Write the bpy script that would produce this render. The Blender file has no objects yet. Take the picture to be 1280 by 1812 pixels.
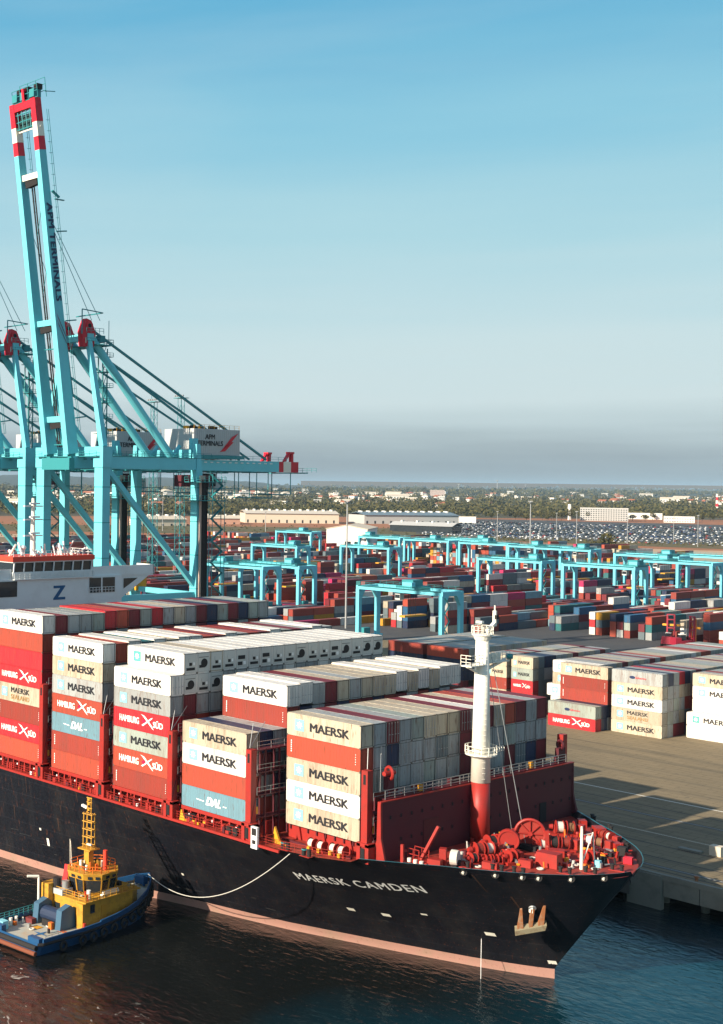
import bpy, math, random
from mathutils import Vector, Matrix
R = random.Random(7)
rad = math.radians
C = bpy.context.scene.collection
scene = bpy.context.scene

# ------------------------------------------------------------------ camera
W0, H0 = 1280.0, 1812.0
FPX, CX, CY = 2386.98, 126.707, 870.80
YAW, PITCH, ROLL = 0.9099380, -0.0070589, 0.0116991
CAM = Vector((108.79, -130.09, 60.98))
_f = Vector((-math.sin(YAW)*math.cos(PITCH), math.cos(YAW)*math.cos(PITCH), math.sin(PITCH)))
_r = _f.cross(Vector((0, 0, 1))).normalized(); _u = _r.cross(_f)
CR = _r*math.cos(ROLL)+_u*math.sin(ROLL); CU = -_r*math.sin(ROLL)+_u*math.cos(ROLL); CF = _f
cd = bpy.data.cameras.new('camera'); cam = bpy.data.objects.new('camera', cd); C.objects.link(cam)
m = Matrix((CR, CU, -CF)).transposed().to_4x4(); m.translation = CAM; cam.matrix_world = m
cd.sensor_fit = 'VERTICAL'; cd.sensor_height = 36.0; cd.lens = FPX*36/H0
cd.shift_x = (W0/2-CX)/H0; cd.shift_y = -(H0/2-CY)/H0
cd.clip_start = 1.0; cd.clip_end = 60000
scene.camera = cam
def ray(px, py): return CR*((px-CX)/FPX)+CU*(-(py-CY)/FPX)+CF
def at(px, py, z=5.0):                                  # a point of the photograph on the level z
    d = ray(px, py); return CAM+d*((z-CAM.z)/d.z)
def pix(p):
    q = Vector(p)-CAM; w = q.dot(CF)
    return (CX+FPX*q.dot(CR)/w, CY-FPX*q.dot(CU)/w, w)

# ------------------------------------------------------------------ world, sun, exposure
SUNDIR = Vector((-0.11, -1.0, 0.45)).normalized()       # towards the sun
world = bpy.data.worlds.new('World'); scene.world = world; world.use_nodes = True
nt = world.node_tree; nt.nodes.clear()
sky = nt.nodes.new('ShaderNodeTexSky'); sky.sky_type = 'NISHITA'; sky.sun_disc = False
sky.sun_elevation = math.asin(SUNDIR.z); sky.sun_rotation = math.atan2(SUNDIR.x, SUNDIR.y) % (2*math.pi)
sky.altitude = 50; sky.air_density = 1.2; sky.dust_density = 1.5; sky.ozone_density = 1.5
bg1 = nt.nodes.new('ShaderNodeBackground'); bg1.inputs['Strength'].default_value = 0.09
nt.links.new(sky.outputs[0], bg1.inputs['Color'])
tc = nt.nodes.new('ShaderNodeTexCoord'); sp = nt.nodes.new('ShaderNodeSeparateXYZ'); nt.links.new(tc.outputs['Generated'], sp.inputs[0])
nz = nt.nodes.new('ShaderNodeTexNoise'); nz.inputs['Scale'].default_value = 2.2; nz.inputs['Detail'].default_value = 5
mp = nt.nodes.new('ShaderNodeMapping'); mp.inputs['Scale'].default_value = (1, 1, 16)
nt.links.new(tc.outputs['Generated'], mp.inputs[0]); nt.links.new(mp.outputs[0], nz.inputs['Vector'])
ad = nt.nodes.new('ShaderNodeMath'); ad.operation = 'MULTIPLY_ADD'; ad.inputs[1].default_value = 0.056; nt.links.new(nz.outputs['Fac'], ad.inputs[0])
ad.use_clamp = False
sb = nt.nodes.new('ShaderNodeMath'); sb.operation = 'SUBTRACT'; sb.inputs[1].default_value = 0.028
nt.links.new(sp.outputs['Z'], ad.inputs[2]); nt.links.new(ad.outputs[0], sb.inputs[0])
ml = nt.nodes.new('ShaderNodeMath'); ml.operation = 'MULTIPLY'; ml.inputs[1].default_value = 2.0; nt.links.new(sb.outputs[0], ml.inputs[0])
rp = nt.nodes.new('ShaderNodeValToRGB'); nt.links.new(ml.outputs[0], rp.inputs[0])
def lin(c):
    return tuple(((v/255)/12.92 if v/255 <= 0.04045 else (((v/255)+0.055)/1.055)**2.4) for v in c)+(1,)
stops = [(0.0, (150, 158, 160)), (0.03, (152, 164, 169)), (0.055, (166, 180, 184)), (0.085, (190, 207, 210)), (0.13, (207, 224, 226)), (0.20, (201, 224, 228)),
         (0.35, (174, 215, 226)), (0.5, (142, 201, 223)), (0.67, (102, 178, 214)), (0.9, (90, 160, 203)), (1.0, (84, 155, 200))]
el = rp.color_ramp.elements
el[0].position = 0; el[0].color = lin(stops[0][1]); el[1].position = 1; el[1].color = lin(stops[-1][1])
for p_, c_ in stops[1:-1]:
    e = el.new(p_); e.color = lin(c_)
bg2 = nt.nodes.new('ShaderNodeBackground'); bg2.inputs['Strength'].default_value = 0.585; ci = nt.nodes.new('ShaderNodeTexNoise'); ci.inputs['Scale'].default_value = 3.0; ci.inputs['Detail'].default_value = 8; ci.inputs['Distortion'].default_value = 0.4; mc = nt.nodes.new('ShaderNodeMapping'); mc.inputs['Scale'].default_value = (1, 1, 5); mc.inputs['Rotation'].default_value = (0.05, 0.08, 0)
nt.links.new(tc.outputs['Generated'], mc.inputs[0]); nt.links.new(mc.outputs[0], ci.inputs['Vector'])
cr_ = nt.nodes.new('ShaderNodeMapRange'); cr_.inputs['From Min'].default_value = 0.45; cr_.inputs['From Max'].default_value = 0.75; cr_.inputs['To Max'].default_value = 0.14; nt.links.new(ci.outputs['Fac'], cr_.inputs['Value'])
cm_ = nt.nodes.new('ShaderNodeMix'); cm_.data_type = 'RGBA'; nt.links.new(cr_.outputs[0], cm_.inputs[0]); nt.links.new(rp.outputs[0], cm_.inputs[6]); cm_.inputs[7].default_value = lin((212, 226, 230))
nt.links.new(cm_.outputs[2], bg2.inputs['Color'])
# blend: the smoggy low sky up to about 30 degrees, the clear sky above
mr = nt.nodes.new('ShaderNodeMapRange'); mr.inputs['From Min'].default_value = 0.36; mr.inputs['From Max'].default_value = 0.55
nt.links.new(sp.outputs['Z'], mr.inputs['Value'])
mx = nt.nodes.new('ShaderNodeMixShader'); nt.links.new(mr.outputs[0], mx.inputs[0]); nt.links.new(bg2.outputs[0], mx.inputs[1]); nt.links.new(bg1.outputs[0], mx.inputs[2])
ow = nt.nodes.new('ShaderNodeOutputWorld'); nt.links.new(mx.outputs[0], ow.inputs[0])
sl = bpy.data.lights.new('sun', 'SUN'); sl.energy = 5.0; sl.angle = rad(0.5); sl.color = (1.0, 0.87, 0.70)
so = bpy.data.objects.new('sun', sl); C.objects.link(so); so.rotation_euler = (-SUNDIR).to_track_quat('-Z', 'Y').to_euler(); so.location = (0, -100, 200)
vs = scene.view_settings; vs.view_transform = 'Standard'; vs.look = 'None'; vs.gamma = 1.0; vs.exposure = 0.8
scene.cycles.max_bounces = 5; scene.cycles.diffuse_bounces = 2; scene.cycles.glossy_bounces = 3; scene.cycles.use_denoising = True
scene.cycles.volume_bounces = 0
HAZE = 3.2e-5

# ------------------------------------------------------------------ materials
MATS = {}
def mat(name, col, rough=0.6, metal=0.0, dirt=0.0, dirtcol=(0.05, 0.035, 0.025), scale=0.6, bump=0.0, rnd=0.0, spec=0.4, streak=False, coord='Object', wear=0.0):
    if name in MATS: return MATS[name]
    M = bpy.data.materials.new(name); M.use_nodes = True; n = M.node_tree; b = n.nodes['Principled BSDF']
    b.inputs['Roughness'].default_value = rough; b.inputs['Metallic'].default_value = metal; b.inputs['Specular IOR Level'].default_value = spec
    M.diffuse_color = (*col, 1)
    src = None
    rgb = n.nodes.new('ShaderNodeRGB'); rgb.outputs[0].default_value = (*col, 1); src = rgb.outputs[0]
    if rnd:
        oi = n.nodes.new('ShaderNodeObjectInfo'); hsv = n.nodes.new('ShaderNodeHueSaturation')
        r = n.nodes.new('ShaderNodeMapRange'); r.inputs['To Min'].default_value = 1-rnd; r.inputs['To Max'].default_value = 1+rnd
        n.links.new(oi.outputs['Random'], r.inputs['Value']); n.links.new(r.outputs[0], hsv.inputs['Value']); n.links.new(src, hsv.inputs['Color']); src = hsv.outputs[0]
    if dirt or bump:
        t = n.nodes.new('ShaderNodeTexCoord'); mp = n.nodes.new('ShaderNodeMapping'); n.links.new(t.outputs[coord], mp.inputs[0])
        if streak: mp.inputs['Scale'].default_value = (1.6, 1.6, 0.22)
        if rnd:
            oi = n.nodes.new('ShaderNodeObjectInfo'); cm = n.nodes.new('ShaderNodeVectorMath'); cm.operation = 'SCALE'; cm.inputs[3].default_value = 90
            cx_ = n.nodes.new('ShaderNodeCombineXYZ'); n.links.new(oi.outputs['Random'], cx_.inputs[0]); n.links.new(oi.outputs['Random'], cx_.inputs[2])
            n.links.new(cx_.outputs[0], cm.inputs[0]); n.links.new(cm.outputs[0], mp.inputs['Location'])
        no = n.nodes.new('ShaderNodeTexNoise'); no.inputs['Scale'].default_value = scale; no.inputs['Detail'].default_value = 7; no.inputs['Roughness'].default_value = 0.65
        n.links.new(mp.outputs[0], no.inputs['Vector'])
        if dirt:
            cr = n.nodes.new('ShaderNodeMapRange'); cr.inputs['From Min'].default_value = 0.48; cr.inputs['From Max'].default_value = 0.72
            cr.inputs['To Max'].default_value = dirt; n.links.new(no.outputs['Fac'], cr.inputs['Value'])
            mi = n.nodes.new('ShaderNodeMix'); mi.data_type = 'RGBA'; n.links.new(cr.outputs[0], mi.inputs[0]); n.links.new(src, mi.inputs[6]); mi.inputs[7].default_value = (*dirtcol, 1); src = mi.outputs[2]
        if bump:
            bm_ = n.nodes.new('ShaderNodeBump'); bm_.inputs['Strength'].default_value = bump; bm_.inputs['Distance'].default_value = 0.1
            n.links.new(no.outputs['Fac'], bm_.inputs['Height']); n.links.new(bm_.outputs[0], b.inputs['Normal'])
    if wear:
        for sc_, lo, hi, st, cc in ((0.30, .42, .66, .30*wear, tuple(min(1, c*.6+.02) for c in col)), (2.6, .60, .70, .75*wear, (0.13, 0.045, 0.018))):
            n2 = n.nodes.new('ShaderNodeTexNoise'); n2.inputs['Scale'].default_value = sc_; n2.inputs['Detail'].default_value = 6; n.links.new((mp.outputs[0]), n2.inputs['Vector'])
            r2 = n.nodes.new('ShaderNodeMapRange'); r2.inputs['From Min'].default_value = lo; r2.inputs['From Max'].default_value = hi; r2.inputs['To Max'].default_value = st; n.links.new(n2.outputs['Fac'], r2.inputs['Value'])
            m2 = n.nodes.new('ShaderNodeMix'); m2.data_type = 'RGBA'; n.links.new(r2.outputs[0], m2.inputs[0]); n.links.new(src, m2.inputs[6]); m2.inputs[7].default_value = (*cc, 1); src = m2.outputs[2]
    n.links.new(src, b.inputs['Base Color'])
    MATS[name] = M; return M
RUST = (0.16, 0.055, 0.02)
PAINT = {  # container paints
    'white': (0.70, 0.67, 0.61), 'cream': (0.58, 0.50, 0.37), 'grey': (0.40, 0.42, 0.41), 'pale green-grey': (0.36, 0.41, 0.36), 'brown-red': (0.34, 0.045, 0.028),
    'maroon': (0.20, 0.014, 0.024), 'orange-red': (0.47, 0.070, 0.035), 'bright red': (0.54, 0.018, 0.028), 'light blue': (0.19, 0.37, 0.45), 'navy': (0.012, 0.03, 0.085),
    'blue': (0.02, 0.12, 0.24), 'teal': (0.02, 0.16, 0.17), 'magenta': (0.55, 0.015, 0.12), 'yellow': (0.62, 0.30, 0.015), 'slate grey': (0.14, 0.19, 0.21)}
PAINT = {k: (v if k == 'white' else tuple(c*.84 for c in v)) for k, v in PAINT.items()}
CP = {k: mat('container paint '+k, v, 0.55, 0, 0.55 if k in ('cream', 'grey', 'pale green-grey') else 0.28, RUST if k in ('cream', 'pale green-grey', 'grey') else (0.09, 0.06, 0.045), 0.8, 0.0, 0.13, streak=True, wear=.6 if k == 'white' else 1.0) for k, v in PAINT.items()}
M_ = {}
M_['black'] = mat('black shadow gap', (0.01, 0.01, 0.012), 0.8)
M_['steel'] = mat('galvanised steel', (0.35, 0.36, 0.36), 0.45, 0.5)
M_['hull'] = mat('black hull paint', (0.0075, 0.0085, 0.013), 0.42, 0, 0.8, (0.026, 0.024, 0.024), 0.16, spec=0.25, streak=True, wear=.5)
M_['boot'] = mat('pink antifouling paint', (0.38, 0.20, 0.155), 0.7, 0, 0.8, (0.30, 0.20, 0.14), 0.35, wear=.5)
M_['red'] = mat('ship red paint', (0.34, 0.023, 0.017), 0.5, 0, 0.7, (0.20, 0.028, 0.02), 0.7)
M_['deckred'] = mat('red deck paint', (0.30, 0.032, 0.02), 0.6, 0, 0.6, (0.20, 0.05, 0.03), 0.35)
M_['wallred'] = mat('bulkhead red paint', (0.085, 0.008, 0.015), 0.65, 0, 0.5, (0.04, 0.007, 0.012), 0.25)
M_['mast'] = mat('cream mast paint', (0.86, 0.82, 0.70), 0.45, 0, 0.25, (0.45, 0.36, 0.24), 0.5)
M_['white'] = mat('white ship paint', (0.74, 0.76, 0.74), 0.5, 0, 0.25, (0.45, 0.42, 0.36), 0.2)
M_['stripe'] = mat('orange red stripe', (0.75, 0.06, 0.03), 0.5)
M_['window'] = mat('dark window glass', (0.02, 0.028, 0.035), 0.12, spec=0.8)
M_['yellow'] = mat('yellow paint', (0.70, 0.33, 0.02), 0.5, 0, 0.4, (0.40, 0.15, 0.02), 0.8)
M_['tugyellow'] = mat('tug yellow paint', (0.56, 0.29, 0.03), 0.5, 0, 0.6, (0.28, 0.12, 0.02), 1.2, wear=.6)
M_['orange'] = mat('orange paint', (0.75, 0.16, 0.02), 0.5)
M_['tugblue'] = mat('tug blue paint', (0.012, 0.075, 0.19), 0.45, 0, 0.7, (0.02, 0.06, 0.14), 0.8)
M_['tugdeck'] = mat('pale grey deck paint', (0.40, 0.42, 0.37), 0.7, 0, 0.6, (0.50, 0.28, 0.10), 0.35)
M_['rubber'] = mat('black rubber', (0.018, 0.016, 0.016), 0.8)
M_['rope'] = mat('pale rope', (0.55, 0.53, 0.47), 0.8)
M_['cyan'] = mat('crane light blue paint', (0.15, 0.58, 0.65), 0.45, 0, 0.3, (0.12, 0.38, 0.43), 0.15)
M_['teal'] = mat('crane teal fittings', (0.03, 0.24, 0.26), 0.5)
M_['rtg'] = mat('gantry blue paint', (0.15, 0.55, 0.66), 0.45, 0, 0.2, (0.10, 0.42, 0.52), 0.3)
M_['crred'] = mat('crane warning red', (0.62, 0.012, 0.03), 0.45)
M_['crwhite'] = mat('crane warning white', (0.82, 0.78, 0.66), 0.5)
M_['house'] = mat('machinery house grey', (0.50, 0.51, 0.50), 0.6, 0, 0.2, (0.35, 0.34, 0.32), 0.4)
M_['navyletter'] = mat('navy lettering', (0.015, 0.03, 0.09), 0.5)
M_['blackletter'] = mat('black lettering', (0.02, 0.02, 0.025), 0.5)
M_['whiteletter'] = mat('white lettering', (0.85, 0.84, 0.80), 0.5)
M_['tanletter'] = mat('faded tan lettering', (0.35, 0.20, 0.07), 0.6)
M_['emblem'] = mat('light blue emblem', (0.24, 0.60, 0.68), 0.5)
M_['star'] = mat('white emblem star', (0.85, 0.88, 0.86), 0.5)
M_['greenemblem'] = mat('green blue emblem', (0.10, 0.38, 0.36), 0.5)
M_['concrete'] = mat('quay wall concrete', (0.23, 0.23, 0.19), 0.85, 0, 0.6, (0.13, 0.13, 0.11), 0.5, 0.3)
M_['beige'] = mat('beige wall', (0.62, 0.54, 0.42), 0.8)
M_['whitewall'] = mat('white wall', (0.80, 0.77, 0.70), 0.8)
M_['roofgrey'] = mat('blue grey roof', (0.16, 0.22, 0.26), 0.6)
M_['tile'] = mat('terracotta roof', (0.36, 0.12, 0.06), 0.8)
M_['greywall'] = mat('grey wall', (0.45, 0.45, 0.43), 0.8)
M_['rustmetal'] = mat('rusty anchor metal', (0.28, 0.10, 0.035), 0.7, 0, 0.8, (0.30, 0.26, 0.18), 1.5)
M_['darkred'] = mat('handler dark red paint', (0.30, 0.015, 0.035), 0.5)
M_['whiteline'] = mat('white road marking', (0.70, 0.66, 0.56), 0.7)
M_['carpaint'] = [mat('car paint '+n, c, 0.25, spec=0.6) for n, c in [('white', (.75, .75, .75)), ('silver', (.42, .45, .48)), ('dark', (.02, .025, .035)), ('blue', (.04, .08, .2)), ('grey', (.14, .15, .17)), ('red', (.3, .02, .02))]]
def foliage(name, c1, c2):
    M = bpy.data.materials.new(name); M.use_nodes = True; n = M.node_tree; b = n.nodes['Principled BSDF']; b.inputs['Roughness'].default_value = 0.8; b.inputs['Specular IOR Level'].default_value = 0.15
    g = n.nodes.new('ShaderNodeNewGeometry'); r = n.nodes.new('ShaderNodeValToRGB'); n.links.new(g.outputs['Random Per Island'], r.inputs[0])
    r.color_ramp.elements[0].color = (*c1, 1); r.color_ramp.elements[1].color = (*c2, 1); n.links.new(r.outputs[0], b.inputs['Base Color']); return M
M_['leaf'] = foliage('tree leaves', (0.040, 0.046, 0.014), (0.125, 0.105, 0.038))
M_['bark'] = mat('tree bark', (0.07, 0.05, 0.035), 0.9)

# ------------------------------------------------------------------ mesh builder
class MB:
    def __init__(s): s.v = []; s.f = []; s.m = []; s.mats = []
    def mi(s, mt):
        if mt not in s.mats: s.mats.append(mt)
        return s.mats.index(mt)
    def face(s, pts, mt):
        k = len(s.v); s.v += [tuple(p) for p in pts]; s.f.append(tuple(range(k, k+len(pts)))); s.m.append(s.mi(mt))
    def hexa(s, p, mt):      # p: 8 points, bottom 4 ccw then top 4
        k = len(s.v); s.v += [tuple(q) for q in p]; i = s.mi(mt)
        for f in ((3, 2, 1, 0), (4, 5, 6, 7), (0, 1, 5, 4), (1, 2, 6, 5), (2, 3, 7, 6), (3, 0, 4, 7)):
            s.f.append(tuple(k+a for a in f)); s.m.append(i)
    def box(s, a, b, mt):
        x0, y0, z0 = min(a[0], b[0]), min(a[1], b[1]), min(a[2], b[2]); x1, y1, z1 = max(a[0], b[0]), max(a[1], b[1]), max(a[2], b[2])
        s.hexa([(x0, y0, z0), (x1, y0, z0), (x1, y1, z0), (x0, y1, z0), (x0, y0, z1), (x1, y0, z1), (x1, y1, z1), (x0, y1, z1)], mt)
    def cbox(s, c, d, mt): s.box((c[0]-d[0]/2, c[1]-d[1]/2, c[2]-d[2]/2), (c[0]+d[0]/2, c[1]+d[1]/2, c[2]+d[2]/2), mt)
    def beam(s, p, q, w, h, mt, side=(1, 0, 0), w2=None, h2=None):     # w along side, h along the other normal
        p = Vector(p); q = Vector(q); d = (q-p).normalized(); sd = Vector(side); sd = sd-d*sd.dot(d)
        if sd.length < 1e-4: sd = Vector((0, 1, 0))-d*d.y
        sd.normalize(); up = d.cross(sd); w2 = w2 or w; h2 = h2 or h; pts = []
        for c, a, b in ((p, w, h), (q, w2, h2)):
            for i, j in ((-1, -1), (1, -1), (1, 1), (-1, 1)): pts.append(c+sd*(i*a/2)+up*(j*b/2))
        s.hexa(pts, mt)
    def tube(s, p, q, r, mt, n=8, r2=None, caps=True):
        p = Vector(p); q = Vector(q); d = (q-p).normalized(); a = d.orthogonal().normalized(); b = d.cross(a); r2 = r if r2 is None else r2
        k = len(s.v); i = s.mi(mt)
        for c, rr in ((p, r), (q, r2)):
            for t in range(n):
                w = 2*math.pi*t/n; s.v.append(tuple(c+a*math.cos(w)*rr+b*math.sin(w)*rr))
        for t in range(n):
            u = (t+1) % n; s.f.append((k+t, k+u, k+n+u, k+n+t)); s.m.append(i)
        if caps: s.f.append(tuple(k+t for t in reversed(range(n)))); s.m.append(i); s.f.append(tuple(k+n+t for t in range(n))); s.m.append(i)
    def path(s, pts, r, mt, n=6):
        for a, b in zip(pts[:-1], pts[1:]): s.tube(a, b, r, mt, n)
    def ring(s, c, axis, R1, r, mt, n=20, m=6, sc=(1, 1)):     # torus
        c = Vector(c); ax = Vector(axis).normalized(); a = ax.orthogonal().normalized(); b = ax.cross(a); k = len(s.v); i = s.mi(mt)
        for t in range(n):
            w = 2*math.pi*t/n; d = a*math.cos(w)+b*math.sin(w)
            for j in range(m):
                e = 2*math.pi*j/m; s.v.append(tuple(c+d*(R1+r*math.cos(e))+ax*(r*math.sin(e))))
        for t in range(n):
            for j in range(m):
                s.f.append((k+t*m+j, k+((t+1) % n)*m+j, k+((t+1) % n)*m+(j+1) % m, k+t*m+(j+1) % m)); s.m.append(i)
    def prism(s, poly, z0, z1, mt, axis='z'):     # polygon (ccw) extruded; axis z: (x,y); axis x: (y,z); axis y: (x,z)
        n = len(poly); k = len(s.v); i = s.mi(mt)
        for z in (z0, z1):
            for a, b in poly: s.v.append({'z': (a, b, z), 'x': (z, a, b), 'y': (a, z, b)}[axis])
        s.f.append(tuple(k+t for t in reversed(range(n)))); s.m.append(i); s.f.append(tuple(k+n+t for t in range(n))); s.m.append(i)
        for t in range(n):
            u = (t+1) % n; s.f.append((k+t, k+u, k+n+u, k+n+t)); s.m.append(i)
    def rail(s, pts, h, mt, step=2.0, r=0.04, rows=2):
        for a, b in zip(pts[:-1], pts[1:]):
            a = Vector(a); b = Vector(b); L = (b-a).length; n = max(1, int(L/step))
            for q in range(1, rows+1): s.tube(a+Vector((0, 0, h*q/rows)), b+Vector((0, 0, h*q/rows)), r, mt, 4, caps=False)
            for j in range(n+1):
                p = a.lerp(b, j/n); s.tube(p, p+Vector((0, 0, h)), r, mt, 4, caps=False)
    def mesh(s, name):
        me = bpy.data.meshes.new(name); me.from_pydata(s.v, [], s.f)
        for q in s.mats: me.materials.append(q)
        me.polygons.foreach_set('material_index', s.m); me.update(); return me
    def build(s, name, parent=None, loc=None, smooth=False):
        me = s.mesh(name)
        if smooth: me.shade_smooth()
        return ob(name, me, parent, loc)
def ob(name, me, parent=None, loc=None, rot=None):
    o = bpy.data.objects.new(name, me); C.objects.link(o)
    if parent: o.parent = parent
    if loc is not None: o.location = loc
    if rot is not None: o.rotation_euler = rot
    return o
def tag(o, label=None, cat=None, group=None, kind=None):
    if label: o['label'] = label
    if cat: o['category'] = cat
    if group: o['group'] = group
    if kind: o['kind'] = kind
    return o
def empty(name, loc, label, cat, group=None, rz=0):
    o = bpy.data.objects.new(name, None); C.objects.link(o); o.location = loc; o.rotation_euler = (0, 0, rz); o.empty_display_size = 0.5
    return tag(o, label, cat, group)
def copy_tree(o, parent=None):
    c = o.copy(); C.objects.link(c); c.parent = parent
    for ch in list(o.children): copy_tree(ch, c)
    return c
def textmesh(body, size, mt, bold=0.0, sx=1.0, shear=0.0, spacing=1.0, thick=0.01):
    cu = bpy.data.curves.new('lettering', 'FONT'); cu.body = body; cu.size = size; cu.offset = bold*size; cu.shear = shear; cu.space_character = spacing
    cu.offset = 0.0; cu.align_x = 'CENTER'; cu.align_y = 'CENTER'; cu.extrude = 0; cu.resolution_u = 3
    o = bpy.data.objects.new('lettering', cu); C.objects.link(o)
    me = bpy.data.meshes.new_from_object(o.evaluated_get(bpy.context.evaluated_depsgraph_get()))
    bpy.data.objects.remove(o); bpy.data.curves.remove(cu)
    for v in me.vertices: v.co.x *= sx
    me.materials.clear(); me.materials.append(mt)
    if bold: me = joinmesh('lettering', [(me, Matrix.Translation((dx*bold*size, dy*bold*size, .0015*k))) for k, (dx, dy) in enumerate([(-1, -.5), (1, -.5), (-1, .5), (1, .5), (0, 0)])])
    return me
def joinmesh(name, parts):      # [(mesh, matrix)]
    V = []; F = []; mi = []; mats = []
    for me, mx_ in parts:
        k = len(V); V += [tuple(mx_ @ v.co) for v in me.vertices]
        ids = []
        for mt in me.materials:
            if mt not in mats: mats.append(mt)
            ids.append(mats.index(mt))
        for p in me.polygons: F.append(tuple(k+i for i in p.vertices)); mi.append(ids[p.material_index] if ids else 0)
    out = bpy.data.meshes.new(name); out.from_pydata(V, [], F)
    for mt in mats: out.materials.append(mt)
    out.polygons.foreach_set('material_index', mi); out.update(); return out
ORD = ['first', 'second', 'third', 'fourth', 'fifth', 'sixth', 'seventh', 'eighth', 'ninth', 'tenth', 'eleventh', 'twelfth', 'thirteenth', 'fourteenth', 'fifteenth', 'sixteenth', 'seventeenth', 'eighteenth', 'nineteenth', 'twentieth']
def orda(i): return ORD[i] if i < len(ORD) else str(i+1)+'th'
#@@SETTING
def sheet(name, poly, z, mt, kind='structure'):
    b = MB(); b.face([(x, y, z) for x, y in poly], mt); o = b.build(name); o['kind'] = kind; return o
def pxpoly(pts, z=5.0): return [(at(x, y, z).x, at(x, y, z).y) for x, y in pts]
def azpt(px, d):
    u = ray(px, 870); u = Vector((u.x, u.y, 0)).normalized(); return (CAM.x+u.x*d, CAM.y+u.y*d)

# ------------------------------------------------------------------ water
def water_mat():
    M = bpy.data.materials.new('harbour water'); M.use_nodes = True; n = M.node_tree; b = n.nodes['Principled BSDF']
    b.inputs['Roughness'].default_value = 0.05; b.inputs['IOR'].default_value = 1.33; b.inputs['Specular IOR Level'].default_value = 0.5
    t = n.nodes.new('ShaderNodeTexCoord')
    # silt stirred up by the tug's propellers: a patch with a swirling outline in the water itself
    mp = n.nodes.new('ShaderNodeMapping'); mp.inputs['Location'].default_value = (28, 44, 0); n.links.new(t.outputs['Object'], mp.inputs[0])
    sc_ = n.nodes.new('ShaderNodeVectorMath'); sc_.operation = 'MULTIPLY'; sc_.inputs[1].default_value = (1/26, 1/16, 0); n.links.new(mp.outputs[0], sc_.inputs[0])
    ln = n.nodes.new('ShaderNodeVectorMath'); ln.operation = 'LENGTH'; n.links.new(sc_.outputs[0], ln.inputs[0])
    ns = n.nodes.new('ShaderNodeTexNoise'); ns.inputs['Scale'].default_value = 0.16; ns.inputs['Detail'].default_value = 8; ns.inputs['Distortion'].default_value = 2.2; ns.inputs['Roughness'].default_value = 0.68
    n.links.new(t.outputs['Object'], ns.inputs['Vector'])
    su = n.nodes.new('ShaderNodeMath'); su.operation = 'SUBTRACT'; su.inputs[0].default_value = 1.45; n.links.new(ln.outputs['Value'], su.inputs[1])
    mu = n.nodes.new('ShaderNodeMath'); mu.operation = 'MULTIPLY'; n.links.new(su.outputs[0], mu.inputs[0]); n.links.new(ns.outputs['Fac'], mu.inputs[1])
    mr = n.nodes.new('ShaderNodeMapRange'); mr.inputs['From Min'].default_value = 0.28; mr.inputs['From Max'].default_value = 0.70; n.links.new(mu.outputs[0], mr.inputs['Value'])
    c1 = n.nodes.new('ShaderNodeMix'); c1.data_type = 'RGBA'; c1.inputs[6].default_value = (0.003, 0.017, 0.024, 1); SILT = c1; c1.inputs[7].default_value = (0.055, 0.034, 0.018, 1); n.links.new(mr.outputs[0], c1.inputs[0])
    # dark hull and teal sky reflections painted into the silty water colour along X
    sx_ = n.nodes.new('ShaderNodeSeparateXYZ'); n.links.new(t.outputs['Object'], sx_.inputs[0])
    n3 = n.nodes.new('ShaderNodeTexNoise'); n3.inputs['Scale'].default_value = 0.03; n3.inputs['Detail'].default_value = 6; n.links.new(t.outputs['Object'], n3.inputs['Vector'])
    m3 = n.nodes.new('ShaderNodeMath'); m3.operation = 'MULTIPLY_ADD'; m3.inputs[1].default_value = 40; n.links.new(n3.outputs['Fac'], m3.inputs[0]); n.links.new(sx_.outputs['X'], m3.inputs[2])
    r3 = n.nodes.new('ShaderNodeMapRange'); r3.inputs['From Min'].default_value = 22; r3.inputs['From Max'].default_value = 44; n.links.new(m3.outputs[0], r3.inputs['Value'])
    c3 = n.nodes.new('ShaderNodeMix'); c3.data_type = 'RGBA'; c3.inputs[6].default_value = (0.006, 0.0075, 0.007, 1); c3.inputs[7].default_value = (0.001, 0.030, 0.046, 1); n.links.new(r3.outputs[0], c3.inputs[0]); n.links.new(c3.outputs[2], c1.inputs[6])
    # foam flecks
    vo = n.nodes.new('ShaderNodeTexNoise'); vo.inputs['Scale'].default_value = 0.55; vo.inputs['Detail'].default_value = 9; vo.inputs['Distortion'].default_value = 1.5; n.links.new(t.outputs['Object'], vo.inputs['Vector'])
    fm = n.nodes.new('ShaderNodeMapRange'); fm.inputs['From Min'].default_value = 0.655; fm.inputs['From Max'].default_value = 0.72; n.links.new(vo.outputs['Fac'], fm.inputs['Value'])
    f2 = n.nodes.new('ShaderNodeMath'); f2.operation = 'MULTIPLY'; n.links.new(fm.outputs[0], f2.inputs[0])
    cl = n.nodes.new('ShaderNodeMapRange'); cl.inputs['From Min'].default_value = 0.05; cl.inputs['From Max'].default_value = 0.5; cl.inputs['To Max'].default_value = 0.6; n.links.new(su.outputs[0], cl.inputs['Value']); n.links.new(cl.outputs[0], f2.inputs[1])
    c2 = n.nodes.new('ShaderNodeMix'); c2.data_type = 'RGBA'; n.links.new(f2.outputs[0], c2.inputs[0]); n.links.new(c1.outputs[2], c2.inputs[6]); c2.inputs[7].default_value = (0.7, 0.68, 0.6, 1)
    n.links.new(c2.outputs[2], b.inputs['Base Color'])
    w1 = n.nodes.new('ShaderNodeTexNoise'); w1.inputs['Scale'].default_value = 1.1; w1.inputs['Detail'].default_value = 5; w1.inputs['Distortion'].default_value = 0.6
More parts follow.
